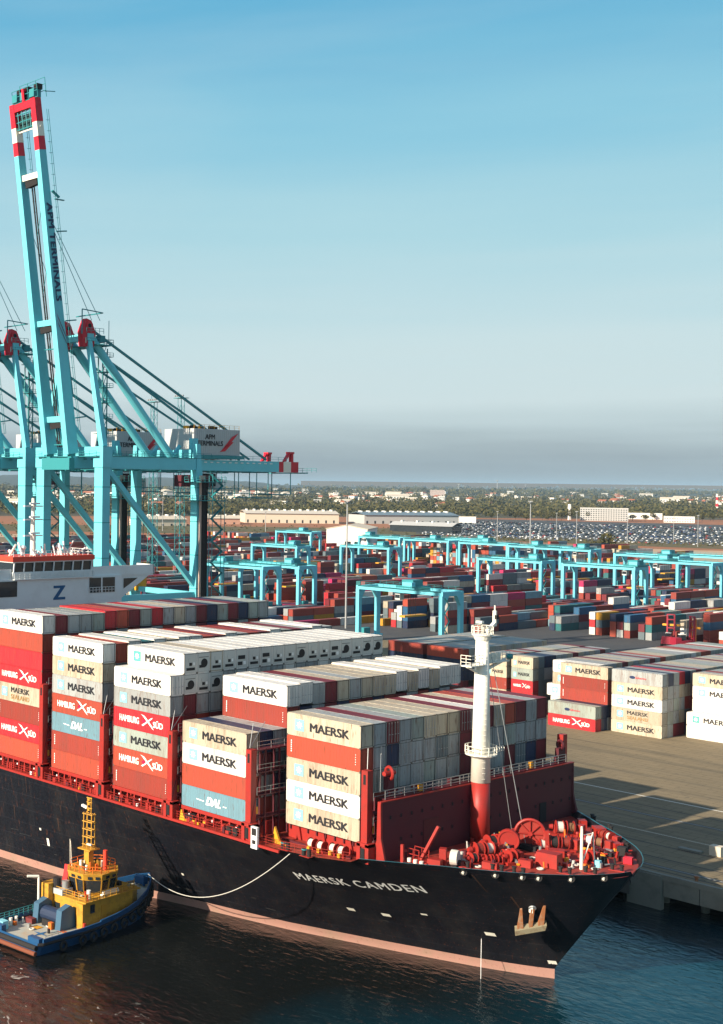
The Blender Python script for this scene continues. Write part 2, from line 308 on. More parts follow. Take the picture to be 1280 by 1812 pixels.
    wm = n.nodes.new('ShaderNodeMapping'); wm.inputs['Scale'].default_value = (0.5, 1.0, 1); wm.inputs['Rotation'].default_value = (0, 0, 0.6); n.links.new(t.outputs['Object'], wm.inputs[0]); n.links.new(wm.outputs[0], w1.inputs['Vector'])
    w2 = n.nodes.new('ShaderNodeTexNoise'); w2.inputs['Scale'].default_value = 0.12; w2.inputs['Detail'].default_value = 3; n.links.new(t.outputs['Object'], w2.inputs['Vector'])
    wa = n.nodes.new('ShaderNodeMath'); wa.operation = 'MULTIPLY_ADD'; wa.inputs[1].default_value = 3.0; n.links.new(w2.outputs['Fac'], wa.inputs[0]); n.links.new(w1.outputs['Fac'], wa.inputs[2])
    bu = n.nodes.new('ShaderNodeBump'); bu.inputs['Strength'].default_value = 0.8; bu.inputs['Distance'].default_value = 0.14; n.links.new(wa.outputs[0], bu.inputs['Height']); n.links.new(bu.outputs[0], b.inputs['Normal'])
    return M
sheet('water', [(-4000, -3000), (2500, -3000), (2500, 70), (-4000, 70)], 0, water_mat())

# ------------------------------------------------------------------ land
def ground_mat():
    M = bpy.data.materials.new('port ground'); M.use_nodes = True; n = M.node_tree; b = n.nodes['Principled BSDF']; b.inputs['Roughness'].default_value = 0.9; b.inputs['Specular IOR Level'].default_value = 0.2
    t = n.nodes.new('ShaderNodeTexCoord')
    def noise(s, d=6, sc=(1, 1, 1)):
        mp = n.nodes.new('ShaderNodeMapping'); mp.inputs['Scale'].default_value = sc; n.links.new(t.outputs['Object'], mp.inputs[0])
        q = n.nodes.new('ShaderNodeTexNoise'); q.inputs['Scale'].default_value = s; q.inputs['Detail'].default_value = d; q.inputs['Roughness'].default_value = 0.6; n.links.new(mp.outputs[0], q.inputs['Vector']); return q.outputs['Fac']
    def mix(f, a, b_, lo=0.4, hi=0.6):
        r = n.nodes.new('ShaderNodeMapRange'); r.inputs['From Min'].default_value = lo; r.inputs['From Max'].default_value = hi; n.links.new(f, r.inputs['Value'])
        q = n.nodes.new('ShaderNodeMix'); q.data_type = 'RGBA'; n.links.new(r.outputs[0], q.inputs[0])
        for i, c in ((6, a), (7, b_)):
            if isinstance(c, tuple): q.inputs[i].default_value = (*c, 1)
            else: n.links.new(c, q.inputs[i])
        return q.outputs[2]
    c = mix(noise(0.03), (0.25, 0.195, 0.118), (0.215, 0.172, 0.108), 0.35, 0.65)
    c = mix(noise(0.25, 8, (0.06, 1, 1)), c, (0.15, 0.125, 0.085), 0.52, 0.66)      # tyre-worn bands along the quay
    c = mix(noise(0.6, 8), c, (0.12, 0.10, 0.075), 0.60, 0.74)
    bk = n.nodes.new('ShaderNodeTexBrick'); bk.inputs['Scale'].default_value = 0.12; bk.inputs['Mortar Size'].default_value = 0.008; bk.inputs['Color1'].default_value = (1, 1, 1, 1); bk.inputs['Color2'].default_value = (.88, .88, .88, 1); bk.inputs['Mortar'].default_value = (.5, .5, .5, 1); n.links.new(t.outputs['Object'], bk.inputs['Vector'])
    mq = n.nodes.new('ShaderNodeMix'); mq.data_type = 'RGBA'; mq.blend_type = 'MULTIPLY'; mq.inputs[0].default_value = .8; n.links.new(c, mq.inputs[6]); n.links.new(bk.outputs['Color'], mq.inputs[7])
    n.links.new(mq.outputs[2], b.inputs['Base Color']); return M
G = ground_mat()
sheet('ground', [(-40000, 58.6), (30000, 58.6), (30000, 60000), (-40000, 60000)], 5.0, G)
earth = mat('red earth', (0.34, 0.13, 0.055), 0.95, 0, 0.7, (0.20, 0.12, 0.06), 0.01)
pale = mat('pale earth', (0.50, 0.34, 0.22), 0.95, 0, 0.6, (0.36, 0.22, 0.12), 0.015)
grass = mat('dry grass ground', (0.10, 0.085, 0.03), 0.95, 0, 0.7, (0.16, 0.10, 0.04), 0.012)
tar = mat('dark asphalt', (0.06, 0.062, 0.065), 0.9, 0, 0.5, (0.10, 0.09, 0.075), 0.1)
far = mat('far countryside ground', (0.07, 0.062, 0.03), 0.95, 0, 0.8, (0.18, 0.11, 0.06), 0.002)
sheet('countryside', pxpoly([(-400, 912), (560, 914), (1500, 922)], 5.2)+[azpt(1500, 40000), azpt(640, 40000), azpt(-400, 40000)], 5.2, far)
sheet('dirt_field', pxpoly([(-300, 940), (560, 952), (1500, 985), (1500, 921), (560, 913), (-300, 911)], 5.05), 5.05, earth)
sheet('grass_verge', pxpoly([(-300, 934), (700, 950), (1500, 980), (1500, 962), (700, 935), (-300, 924)], 5.1), 5.1, grass)
sheet('dirt_road', pxpoly([(-300, 946), (500, 957), (860, 975), (1500, 1012), (1500, 981), (860, 963), (500, 952), (-300, 940)], 5.1), 5.1, pale)
sheet('car_park', pxpoly([(735, 944), (1500, 969), (1500, 933), (1280, 929), (880, 919), (760, 918)], 5.15), 5.15, tar)
sheet('yard_asphalt', [(-900, 262), (-140, 262), (-108, 330), (-60, 330), (-60, 900), (-900, 900)], 5.02, tar)
# painted lines and crane rails on the quay
b = MB()
b.box((-300, 103.6, 5.004), (200, 104.0, 5.008), M_['whiteline'])
b.box((-300, 80.0, 5.004), (200, 80.15, 5.008), M_['whiteline'])
o = b.build('road_markings'); o['kind'] = 'structure'
b = MB()
for y in (61.9, 90.9):
    b.box((-400, y-0.6, 5.004), (200, y+0.6, 5.010), M_['black'] if False else mat('worn rail strip', (0.09, 0.08, 0.065), 0.7))
    b.box((-400, y-0.05, 5.011), (200, y+0.05, 5.05), M_['steel'])
for y in (60.0, 66.5, 73.5, 97.0):
    b.box((-400, y-0.18, 5.004), (200, y+0.18, 5.007), mat('dark joint', (0.05, 0.045, 0.04), 0.8))
o = b.build('crane_rails'); o['kind'] = 'structure'
# the quay: a concrete deck edge on hanging panels, open dark water below
b = MB()
b.box((-400, 57.9, 4.3), (300, 58.55, 5.12), M_['concrete'])           # kerb beam
b.box((-400, 58.6, 3.6), (300, 70, 4.9), M_['concrete'])
x = -30.0; i = 0
while x < 70:
    deep = 1.7 if i % 3 == 0 else 3.3
    w = 5.4
    if i % 3 == 0: b.box((x, 57.6, -0.4), (x+w-0.15, 58.5, 4.9), M_['concrete'])
    else: b.box((x, 58.0, 2.0), (x+w-0.15, 58.58, 4.28), M_['concrete'])
    x += w; i += 1
for x in range(-60, 80, 6): b.tube((x, 62, -3), (x, 62, 3.6), 0.6, M_['concrete'], 10)
o = b.build('quay'); o['kind'] = 'structure'
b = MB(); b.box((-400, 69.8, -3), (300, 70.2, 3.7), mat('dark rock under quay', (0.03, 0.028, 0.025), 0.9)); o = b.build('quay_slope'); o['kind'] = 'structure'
# quay-side things: fenders, bollards
def fender(x, lab):
    f = empty('quay_fender', (x, 57.5, 3.0), lab, 'fender', 'rubber fenders on the quay wall')
    b = MB(); b.tube((0, -0.75, 0), (0, 0, 0), 0.85, M_['rubber'], 14); b.build('rubber_cone', f)
    b = MB(); b.box((-1.1, -0.95, -1.5), (1.1, -0.76, 1.3), mat('fender panel', (0.10, 0.10, 0.09), 0.7)); b.build('panel', f)
for x, lab in ((2.2, 'dark rubber fender on the quay wall beside the ship\'s bow'), (18.4, 'grey fender on the quay wall near the right edge of the picture')): fender(x, lab)
for x, lab in ((-1, 'small steel bollard on quay edge nearest the bow'), (12, 'small steel bollard on the sunlit end of the quay edge')):
    b = MB(); b.tube((0, 0, 0), (0, 0, 0.5), 0.22, M_['rustmetal'], 10); b.tube((0, 0, 0.5), (0, 0, 0.7), 0.38, M_['rustmetal'], 10)
    tag(b.build('bollard', None, (x, 59.3, 5.12 if False else 5.0)), lab, 'bollard', 'bollards on the quay edge')
# pale concrete block and slab lying on the quay near the frame edge
p = at(1269, 1514, 5.0)
b = MB(); b.box((-0.9, -0.7, 0.02), (0.9, 0.7, 1.5), M_['beige']); tag(b.build('concrete_block', None, p), 'pale cube-shaped concrete block standing on the quay at the right edge', 'block')
p = at(1222, 1506, 5.0)
b = MB(); b.box((-1.8, -0.5, 0.02), (1.8, 0.5, 0.3), M_['concrete']); tag(b.build('concrete_slab', None, p), 'low grey concrete slab lying on the shaded quay', 'slab')

# ------------------------------------------------------------------ far hills
def ridge(name, d0, d1, hfun, mt, x0=-500, x1=1800, n=150):
    b = MB(); pts = []
    for i in range(n+1):
        px = x0+(x1-x0)*i/n
        u = ray(px, 870); u = Vector((u.x, u.y, 0)).normalized(); base = Vector((CAM.x, CAM.y, 0))
        row = []
        for k in range(6):
            t = k/5; d = d0+(d1-d0)*t; row.append(base+u*d+Vector((0, 0, 5+hfun(px, t))))
        pts.append(row)
    k0 = len(b.v); ii = b.mi(mt)
    for row in pts: b.v += [tuple(q) for q in row]
    for i in range(n):
        for k in range(5):
            a = k0+i*6+k; b.f.append((a, a+6, a+7, a+1)); b.m.append(ii)
    o = b.build(name, smooth=True); o['kind'] = 'structure'; return o
hill = mat('far wooded hill', (0.045, 0.06, 0.05), 0.95, 0, 0.6, (0.08, 0.085, 0.06), 0.003)
def hh(px, t):
    e = math.exp(-((px-120)/330)**2)*105+math.exp(-((px-420)/120)**2)*30
    return (e+22+9*math.sin(px*0.021+1)+5*math.sin(px*0.073)+3*math.sin(px*0.19))*math.sin(t*math.pi/2*1.0)
ridge('hills', 9000, 14000, hh, hill)

# ------------------------------------------------------------------ the ship
YC = 20.6
def interp(tab, s):
    if s <= tab[0][0]: return tab[0][1]
    for (a, b_), (c_, d_) in zip(tab[:-1], tab[1:]):
        if s <= c_:
            t = (s-a)/(c_-a); return b_+(d_-b_)*t
    return tab[-1][1]
WLT = [(0, 0), (2, 1.2), (8, 4.2), (18.2, 8.2), (33, 13.5), (47, 17), (60, 20.8), (71, 23.4), (85, 24.9), (110, 26.2)]
DKT = [(0, 0), (.25, 1.6), (.6, 2.7), (1.7, 5.2), (3.5, 8), (6.2, 11), (8.7, 13), (11.2, 15), (14.8, 17.3), (18.8, 20.4), (23, 23.2), (27, 25.2), (32, 26.4), (60, 26.4)]
def xstem(z): return 14.0 if z < 1.4 else 14.0+(z-1.4)*0.715
def half(x, z):
    s = max(0, xstem(z)-x); w = (min(max(z, 0), 15.8)/15.8)**1.25
    # deck outline is measured from the stem at deck level, so slide it along with the rake
    return interp(WLT, s)*(1-w)+interp(DKT, s)*w
def ztop(x): return 15.15 if x < 0.6 else (15.15+(x-0.6)*0.55 if x < 1.8 else 15.85)
ship = empty('container_ship', (-40, YC, 0), 'black-hulled container ship with red deck and stacked containers, moored at the quay', 'ship')
def sp_(b, name, smooth=False, parent=None):      # ship part built in world coordinates
    o = b.build(name, parent or ship, smooth=smooth)
    if parent is None: o.location = (40, -YC, 0)
    return o
SS = [0, .12, .3, .6, 1.0, 1.7, 2.6, 3.5, 4.8, 6.2, 8.7, 11.2, 13, 14.8, 17, 18.8, 21, 23, 25, 27, 29.5, 32, 36, 42, 47, 54, 60, 71, 85, 98, 110, 130, 150, 175]
ZH = [1.22, 2.4, 3.6, 5, 6.5, 8, 9.5, 11, 12.4, 13.6, 14.6, 15.15]
def skin(b, levels, mt, topf=None):
    grid = []
    for z in levels:
        row = []
        for sd in (-1, 1):
            r_ = []
            for s in SS:
                x = xstem(z)-s
                if x < -150: x = -150
                r_.append((x, YC+sd*half(x, z), z))
            row.append(r_)
        grid.append(row)
    for side in (0, 1):
        k = len(b.v); i = b.mi(mt); n = len(SS)
        for row in grid: b.v += row[side]
        for a in range(len(levels)-1):
            for c_ in range(n-1):
                f = (k+a*n+c_, k+a*n+c_+1, k+(a+1)*n+c_+1, k+(a+1)*n+c_)
                b.f.append(f if side == 1 else f[::-1]); b.m.append(i)
b = MB(); skin(b, ZH, M_['hull'])
# bulwark of the forecastle, above the deck line, up to 15.85
BX = [0.6, 1.8, 4, 7, 9.5, 12, 14.5, 16.5, 18.5, 20.5, 22, 23, 23.8, 24.2]
for sd in (-1, 1):
    lo = [(x, YC+sd*half(min(x, xstem(15.15)), 15.15), 15.15) for x in BX]; hi = [(x, YC+sd*half(x, 15.8), ztop(x)) for x in BX]
    for q in range(len(BX)-1):
        b.face([lo[q], lo[q+1], hi[q+1], hi[q]] if sd < 0 else [lo[q+1], lo[q], hi[q], hi[q+1]], M_['hull'])
        ins = lambda p: (p[0]-0.05, YC+(p[1]-YC)*0.985, p[2])
        b.face([ins(lo[q+1]), ins(lo[q]), ins(hi[q]), ins(hi[q+1])], M_['hull']); b.face([hi[q], hi[q+1], ins(hi[q+1]), ins(hi[q])], mat('bulwark cap teal', (0.03, 0.16, 0.19), 0.5))
hull = sp_(b, 'hull', True)
n = M_['hull'].node_tree; bs = n.nodes['Principled BSDF']; lk = bs.inputs['Base Color'].links[0].from_socket
t = n.nodes.new('ShaderNodeTexCoord'); sx_ = n.nodes.new('ShaderNodeSeparateXYZ'); cx_ = n.nodes.new('ShaderNodeCombineXYZ'); n.links.new(t.outputs['Object'], sx_.inputs[0]); n.links.new(sx_.outputs['X'], cx_.inputs[0]); n.links.new(sx_.outputs['Z'], cx_.inputs[1])
bk = n.nodes.new('ShaderNodeTexBrick'); bk.inputs['Scale'].default_value = .34; bk.inputs['Brick Width'].default_value = 2.6; bk.inputs['Row Height'].default_value = .8; bk.inputs['Mortar Size'].default_value = .012; bk.inputs['Color1'].default_value = (1, 1, 1, 1); bk.inputs['Color2'].default_value = (.75, .75, .78, 1); bk.inputs['Mortar'].default_value = (2.2, 2.0, 1.9, 1)
n.links.new(cx_.outputs[0], bk.inputs['Vector']); mq = n.nodes.new('ShaderNodeMix'); mq.data_type = 'RGBA'; mq.blend_type = 'MULTIPLY'; mq.inputs[0].default_value = .8; n.links.new(lk, mq.inputs[6]); n.links.new(bk.outputs['Color'], mq.inputs[7]); n.links.new(mq.outputs[2], bs.inputs['Base Color'])
wn = n.nodes.new('ShaderNodeTexNoise'); wn.inputs['Scale'].default_value = .5; wn.inputs['Detail'].default_value = 3; n.links.new(t.outputs['Object'], wn.inputs['Vector']); bu = n.nodes.new('ShaderNodeBump'); bu.inputs['Strength'].default_value = .35; bu.inputs['Distance'].default_value = .12; n.links.new(wn.outputs['Fac'], bu.inputs['Height']); n.links.new(bu.outputs[0], bs.inputs['Normal'])
b = MB(); skin(b, [-2.5, 0.0, 0.7, 1.21], M_['boot']); sp_(b, 'boot_topping', True)
# deck
b = MB()
xs = [-150, -120, -100, -85, -70, -50, -30, -15, -8, -3, 0.5, 4, 7, 9.5, 12, 14.5, 16.5, 18.5, 20.5, 22, 23, 23.7]
k = len(b.v); ii = b.mi(M_['deckred'])
for x in xs: b.v += [(x, YC-half(x, 15.15)+0.12, 15.08), (x, YC+half(x, 15.15)-0.12, 15.08)]
for q in range(len(xs)-1): b.f.append((k+2*q, k+2*q+2, k+2*q+3, k+2*q+1)); b.m.append(ii)
sp_(b, 'deck')
# gunwale strip, deck edge rail, hatch coamings and stanchions under the outboard stacks
b = MB(); red = M_['red']
BAYX = [-6.095, -21.3, -36.1, -51.0, -65.9]
for i, bx in enumerate(BAYX):
    y0 = 0.3 if i == 0 else -1.7
    b.box((bx-6.6, y0+0.6, 15.08), (bx+6.6, 2*YC-y0-0.6, 16.9), red)
    if i > 0:
        b.box((bx-6.1, -4.5, 16.55), (bx+6.1, -4.1, 17.02), red); b.box((bx-6.1, -4.3, 16.72), (bx+6.1, -1.0, 17.0), red)
    for j in range(9):
        x = bx-6+j*1.5
        if i > 0:
            b.box((x-0.12, -4.25, 15.08), (x+0.12, -3.95, 16.7), red); b.beam((x, -3.9, 15.1), (x+0.7, -2.4, 16.7), 0.14, 0.14, red)
            if j % 2: b.cbox((x+0.6, -4.5, 15.6), (0.5, 0.4, 0.9), red)
            if j % 3 == 1: b.cbox((x+0.3, -4.75, 16.1), (0.22, 0.12, 0.25), M_['whiteletter'])
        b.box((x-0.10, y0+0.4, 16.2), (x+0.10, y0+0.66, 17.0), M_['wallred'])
sp_(b, 'hatch_coaming')
b = MB()
for x0, x1 in ((-74, 0.2),):
    x = x0
    while x < x1:
        xe = min(x+1.5, x1)
        ya, yb = YC-half(x, 15.15)+0.25, YC-half(xe, 15.15)+0.25
        for h in (0.4, 0.75, 1.1): b.tube((x, ya, 15.1+h), (xe, yb, 15.1+h), 0.03, red, 4, caps=False)
        b.tube((x, ya, 15.1), (x, ya, 16.2), 0.04, red, 4); x = xe
    b.box((x0, -5.82, 14.9), (-8, -5.5, 15.22), red)
sp_(b, 'railing')
# deck clutter between rail and containers
b = MB(); RR = random.Random(3)
for i in range(70):
    x = RR.uniform(-73, -16); y = RR.uniform(-5.1, -4.7); h = RR.uniform(0.25, 1.0)
    c_ = RR.choice([red, red, M_['wallred'], M_['black'], M_['yellow'], M_['whiteletter'] if RR.random() < 0.3 else red])
    b = MB(); b.cbox((x, y, 15.1+h/2), (RR.uniform(0.15, 0.7), 0.3, h), c_); sp_(b, 'deck_locker')
for x in (-26, -25.2, -17.8, -16.6): b = MB(); b.tube((x, -5.0, 15.6), (x+0.05, -4.2, 15.7), 0.55, M_['rubber'], 12); sp_(b, 'hose_reel')
# lashing bridges
def lashing(x, y0, y1, ztp, zin=None):
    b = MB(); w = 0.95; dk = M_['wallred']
    for sgn, y in ((1, y0), (-1, y1)):
        b.box((x-w/2, y, 15.08), (x+w/2, y+sgn*1.0, ztp), red)
        b.box((x-w/2+0.28, y-sgn*0.01, ztp-1.7), (x+w/2-0.28, y+sgn*0.05, ztp-0.5), M_['black'])
        b.box((x-w/2-0.45, y-sgn*0.25, 15.08), (x-w/2+0.1, y+sgn*1.0, 17.4), red); b.box((x+w/2-0.1, y-sgn*0.25, 15.08), (x+w/2+0.45, y+sgn*1.0, 17.4), red)
        b.box((x-w/2-0.45, y-sgn*0.25, 17.05), (x+w/2+0.45, y+sgn*1.0, 17.5), red)
        b.box((x-0.28, y-sgn*0.27, 15.5), (x+0.28, y-sgn*0.24, 16.9), M_['black'])
    ztp = zin or ztp
    n = int((y1-y0)/2.5)
    for k in range(1, n):
        y = y0+(y1-y0)*k/n; b.box((x-0.55, y-0.11, 15.08), (x-0.33, y+0.11, ztp), dk); b.box((x+0.33, y-0.11, 15.08), (x+0.55, y+0.11, ztp), dk)
    zz = 18.0
    while zz < ztp:
        b.box((x-0.62, y0+1, zz), (x+0.62, y1-1, zz+0.12), dk); zz += 2.9
    for k in range(0, n, 3):
        ya = y0+(y1-y0)*k/n; b.beam((x+0.45, ya, 17.5), (x+0.45, ya+2.4, ztp-0.6), 0.1, 0.1, dk)
        b.cbox((x+0.3, ya+1.2, 19.0+(k % 4)), (0.3, 0.35, 0.9), M_['yellow'])
    br = sp_(b, 'lashing_bridge')
    b = MB()
    for zq in (ztp, ztp-2.9*1-0.1, ztp-5.9):
        b.rail([(x+0.6, y0+1, zq), (x+0.6, y1-1, zq)], 1.0, M_['steel'], 2.5, 0.035)
    o = b.build('railing', br); o.location = (0, 0, 0)
    return br
for x, zt in ((-13.7, 26.9), (-28.75, 27.0), (-43.6, 27.1), (-58.5, 29.7), (-73.4, 29.7)): lashing(x, -5.5, 2*YC+5.5, zt)
lashing(1.45, -0.9, 2*YC+0.9, 26.3, 22.6)
# cross bracing from the last containers to the lashing bridge top
for a_, c_ in [((1.2, -.2, 23.2), (.2, 1.2, 28.6)), ((1.2, 2.4, 23.2), (.2, 3.7, 28.6))]+[((bx-.4, -4.9, 27), (bx-1.3, y_, 29.9)) for bx in (-13.7, -28.75, -43.6, -58.5) for y_ in (-3.4, -1.2)]:
    b = MB(); b.tube(a_, c_, .05, M_['steel'], 5); sp_(b, 'lashing_rod')
# bulkhead ahead of the first bay
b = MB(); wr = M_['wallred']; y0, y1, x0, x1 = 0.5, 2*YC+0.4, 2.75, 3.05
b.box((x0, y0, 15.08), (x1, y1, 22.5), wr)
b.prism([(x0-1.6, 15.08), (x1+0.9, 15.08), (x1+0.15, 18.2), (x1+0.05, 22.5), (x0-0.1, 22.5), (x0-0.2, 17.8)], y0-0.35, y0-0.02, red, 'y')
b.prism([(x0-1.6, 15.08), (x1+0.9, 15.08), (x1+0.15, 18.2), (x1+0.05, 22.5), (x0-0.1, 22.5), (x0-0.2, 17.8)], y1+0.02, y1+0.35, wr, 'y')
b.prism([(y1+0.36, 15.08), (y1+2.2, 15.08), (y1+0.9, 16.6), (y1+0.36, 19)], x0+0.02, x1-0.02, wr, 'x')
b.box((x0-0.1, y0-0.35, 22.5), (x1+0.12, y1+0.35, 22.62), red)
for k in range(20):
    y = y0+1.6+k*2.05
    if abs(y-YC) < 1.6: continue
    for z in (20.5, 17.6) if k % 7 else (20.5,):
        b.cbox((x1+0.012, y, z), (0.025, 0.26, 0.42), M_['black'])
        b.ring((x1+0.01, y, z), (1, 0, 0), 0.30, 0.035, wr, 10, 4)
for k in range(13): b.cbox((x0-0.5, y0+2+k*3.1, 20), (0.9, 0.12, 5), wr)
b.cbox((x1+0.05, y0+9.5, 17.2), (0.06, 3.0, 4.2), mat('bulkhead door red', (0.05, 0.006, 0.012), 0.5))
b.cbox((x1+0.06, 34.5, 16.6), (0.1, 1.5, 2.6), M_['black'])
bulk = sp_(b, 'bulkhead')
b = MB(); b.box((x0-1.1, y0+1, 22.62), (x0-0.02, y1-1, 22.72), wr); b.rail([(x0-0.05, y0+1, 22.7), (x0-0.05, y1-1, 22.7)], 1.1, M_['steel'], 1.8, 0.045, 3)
for k in range(7): b.cbox((x0-0.6, y0+2.5+k*6, 23.1), (0.4, 0.6, 0.8), M_['yellow'] if k % 2 else wr)
b.ring((1.9, 3.2, 25.6), (0.3, 1, 0), 0.75, 0.2, red, 16, 6); b.tube((1.9, 2.2, 25.6), (1.9, 4.2, 25.6), 0.3, red, 10); b.box((1.5, 2.6, 23.6), (2.2, 3.8, 25.2), wr)
b.ring((1.9, 40.4, 25.0), (0.3, 1, 0), 0.6, 0.18, wr, 14, 6); b.box((1.6, 39.6, 22.8), (2.2, 41.2, 24.6), wr)
o = b.build('walkway', bulk)
# foremast
b = MB(); mx0, my0 = 3.9, 19.1
b.tube((mx0, my0, 15.08), (mx0, my0, 22.9), 1.25, M_['red'], 20, 1.2)
b.tube((mx0, my0, 22.9), (mx0, my0, 42.0), 1.25, M_['mast'], 20, 0.84)
fm = sp_(b, 'foremast', False)
fm.data.shade_smooth(); 
def plat(z, r, half_arms=False, name='mast_platform'):
    b = MB(); b.tube((mx0, my0, z-0.18), (mx0, my0, z), r, M_['mast'], 18); b.tube((mx0, my0, z-0.8), (mx0, my0, z-0.18), 0.95, M_['mast'], 16, r*0.9)
    for j in range(14):
        a = 2*math.pi*j/14; a2 = 2*math.pi*(j+1)/14
        for h in (0.5, 1.0): b.tube((mx0+math.cos(a)*r, my0+math.sin(a)*r, z+h), (mx0+math.cos(a2)*r, my0+math.sin(a2)*r, z+h), 0.05, M_['mast'], 4)
        b.tube((mx0+math.cos(a)*r, my0+math.sin(a)*r, z), (mx0+math.cos(a)*r, my0+math.sin(a)*r, z+1), 0.05, M_['mast'], 4)
    return b
b = plat(26.6, 2.0)
for j in range(5): b.ring((mx0+1.2, my0+1.0+0.5*j, 27.1), (0.4, 1, 0), 0.32, 0.05, M_['mast'], 12, 4)
b.build('mast_platform', fm)
b = plat(42.05, 1.35)
b.beam((mx0, my0+1.0, 42.3), (mx0, my0+2.6, 43.3), 0.5, 0.35, M_['mast'])
b.tube((mx0, my0+2.6, 42.9), (mx0, my0+2.6, 44.9), 0.28, M_['mast'], 10); b.tube((mx0, my0+2.6, 44.9), (mx0, my0+2.6, 45.6), 0.1, M_['mast'], 6)
b.cbox((mx0+0.2, my0+2.6, 44.1), (0.5, 0.5, 0.5), M_['rubber']); b.cbox((mx0, my0-0.6, 43.6), (0.9, 0.5, 0.3), M_['mast'])
b.build('mast_platform', fm)
b = MB()
b.box((mx0-0.8, my0-3.4, 38.0), (mx0+0.8, my0-0.6, 38.15), M_['mast']); b.beam((mx0, my0-0.7, 37.0), (mx0, my0-3.2, 38.0), 0.3, 0.25, M_['mast'])
b.rail([(mx0-0.8, my0-3.4, 38.15), (mx0+0.8, my0-3.4, 38.15), (mx0+0.8, my0-1, 38.15)], 1.3, M_['mast'], 0.7, 0.05, 3)
b.beam((mx0, my0+0.6, 37.3), (mx0, my0+5.0, 38.4), 0.4, 0.3, M_['mast']); b.box((mx0-0.7, my0+0.7, 38.2), (mx0+0.7, my0+5.0, 38.35), M_['mast'])
b.rail([(mx0+0.7, my0+0.8, 38.35), (mx0+0.7, my0+5, 38.35)], 1.2, M_['mast'], 0.8, 0.05, 3); b.tube((mx0+0.4, my0+4.6, 38.9), (mx0+1.2, my0+4.9, 38.9), 0.35, M_['teal'], 12)
for j in range(3): b.cbox((mx0, my0+1.5+j, 38.9), (0.4, 0.5, 0.9), M_['mast'])
b.build('light_bracket', fm)
b = MB(); 
for j in range(26): b.tube((mx0+0.9, my0-1.05+0.01*j, 23.5+j*0.7), (mx0+1.2, my0-0.75+0.008*j, 23.5+j*0.7), 0.03, M_['mast'], 4)
b.build('ladder', fm)
b = MB(); b.tube((mx0+0.5, my0+1.0, 40), (9.5, 21, 15.3), 0.05, M_['steel'], 5); b.tube((mx0+0.5, my0+0.6, 38), (6.5, 22.6, 15.3), 0.04, M_['steel'], 5); b.build('stay_wire', fm)
# small white jack mast near the bow
b = MB(); q = at(1029, 1538, 15.1)
b.tube((q.x, q.y, 15.08), (q.x, q.y, 20.0), 0.22, M_['mast'], 10, 0.15); b.tube((q.x, q.y, 15.6), (q.x+0.5, q.y+1.6, 19.4), 0.08, M_['mast'], 6); b.tube((q.x+0.2, q.y+2.6, 15.2), (q.x+0.5, q.y+1.6, 19.4), 0.08, M_['mast'], 6)
b.tube((q.x, q.y, 19.2), (q.x+0.5, q.y+1.6, 19.3), 0.05, M_['mast'], 5); b.cbox((q.x, q.y, 20.1), (0.2, 0.2, 0.3), M_['mast'])
sp_(b, 'bow_mast')
#@@SHIP2
# ---- forecastle gear
DZ = 15.1
def winch(px, py, ang, s=1.0, n=2, rope=True):
    p = at(px, py, DZ); ca, sa = math.cos(ang), math.sin(ang); ax = Vector((ca, sa, 0)); fr = Vector((-sa, ca, 0)); up = Vector((0, 0, 1)); p = Vector((p.x, p.y, DZ))
    b = MB(); L = 1.5*s*n
    b.beam(p-ax*(L/2+.6*s)+up*0.15, p+ax*(L/2+.6*s)+up*0.15, 1.7*s, 0.3, M_['red'], fr)
    for k in range(n+1):
        c = p+ax*(-L/2+k*1.5*s); b.beam(c, c+up*1.5*s, 0.22*s, 0.9*s, M_['red'], ax, 0.2*s, 0.35*s)
    c = p+ax*(L/2+0.75*s)+up*0.9*s; b.cbox(tuple(c), (0.9*s, 0.9*s, 1.5*s), M_['red']); b.tube(c+up*.4*s, c+up*.4*s+fr*1.0*s, 0.3*s, M_['red'], 10)
    w = sp_(b, 'mooring_winch')
    for k in range(n):
        c0 = p+ax*(-L/2+k*1.5*s+.18*s)+up*1.2*s; c1 = c0+ax*1.1*s
        b = MB(); b.tube(c0, c0+ax*0.08, 0.95*s, M_['red'], 20); b.tube(c1-ax*.08, c1, 0.95*s, M_['red'], 20); b.tube(c0, c1, 0.35*s, M_['red'], 12)
        o = b.build('drum', w)
        if rope:
            b = MB(); b.tube(c0+ax*.1, c1-ax*.1, (0.78-0.12*k)*s, [M_['rope'], mat('brown rope', (.20, .10, .05), .8), M_['rubber'], mat('dull red drum', (.22, .03, .02), .6)][(k+int(px)) % 4], 18); b.build('rope', w)
    b = MB(); c = p-ax*(L/2+.25*s)+up*1.2*s; b.tube(c, c-ax*0.5*s, 0.4*s, M_['red'], 12, 0.3*s); b.build('warping_head', w)
def bollards(px, py, ang=0.6, s=1.0, m_='rubber'):
    p = at(px, py, DZ); b = MB(); d = Vector((math.cos(ang), math.sin(ang), 0))*0.6*s; p = Vector((p.x, p.y, DZ))
    for q in (-1, 1): b.tube(p+d*q, p+d*q+Vector((0, 0, .8*s)), 0.24*s, M_[m_], 12); b.tube(p+d*q+Vector((0, 0, .7*s)), p+d*q+Vector((0, 0, .85*s)), 0.32*s, M_[m_], 12)
    b.beam(p-d*1.7+Vector((0, 0, .05)), p+d*1.7+Vector((0, 0, .05)), 0.6*s, 0.1, M_['red']); sp_(b, 'bollard_pair')
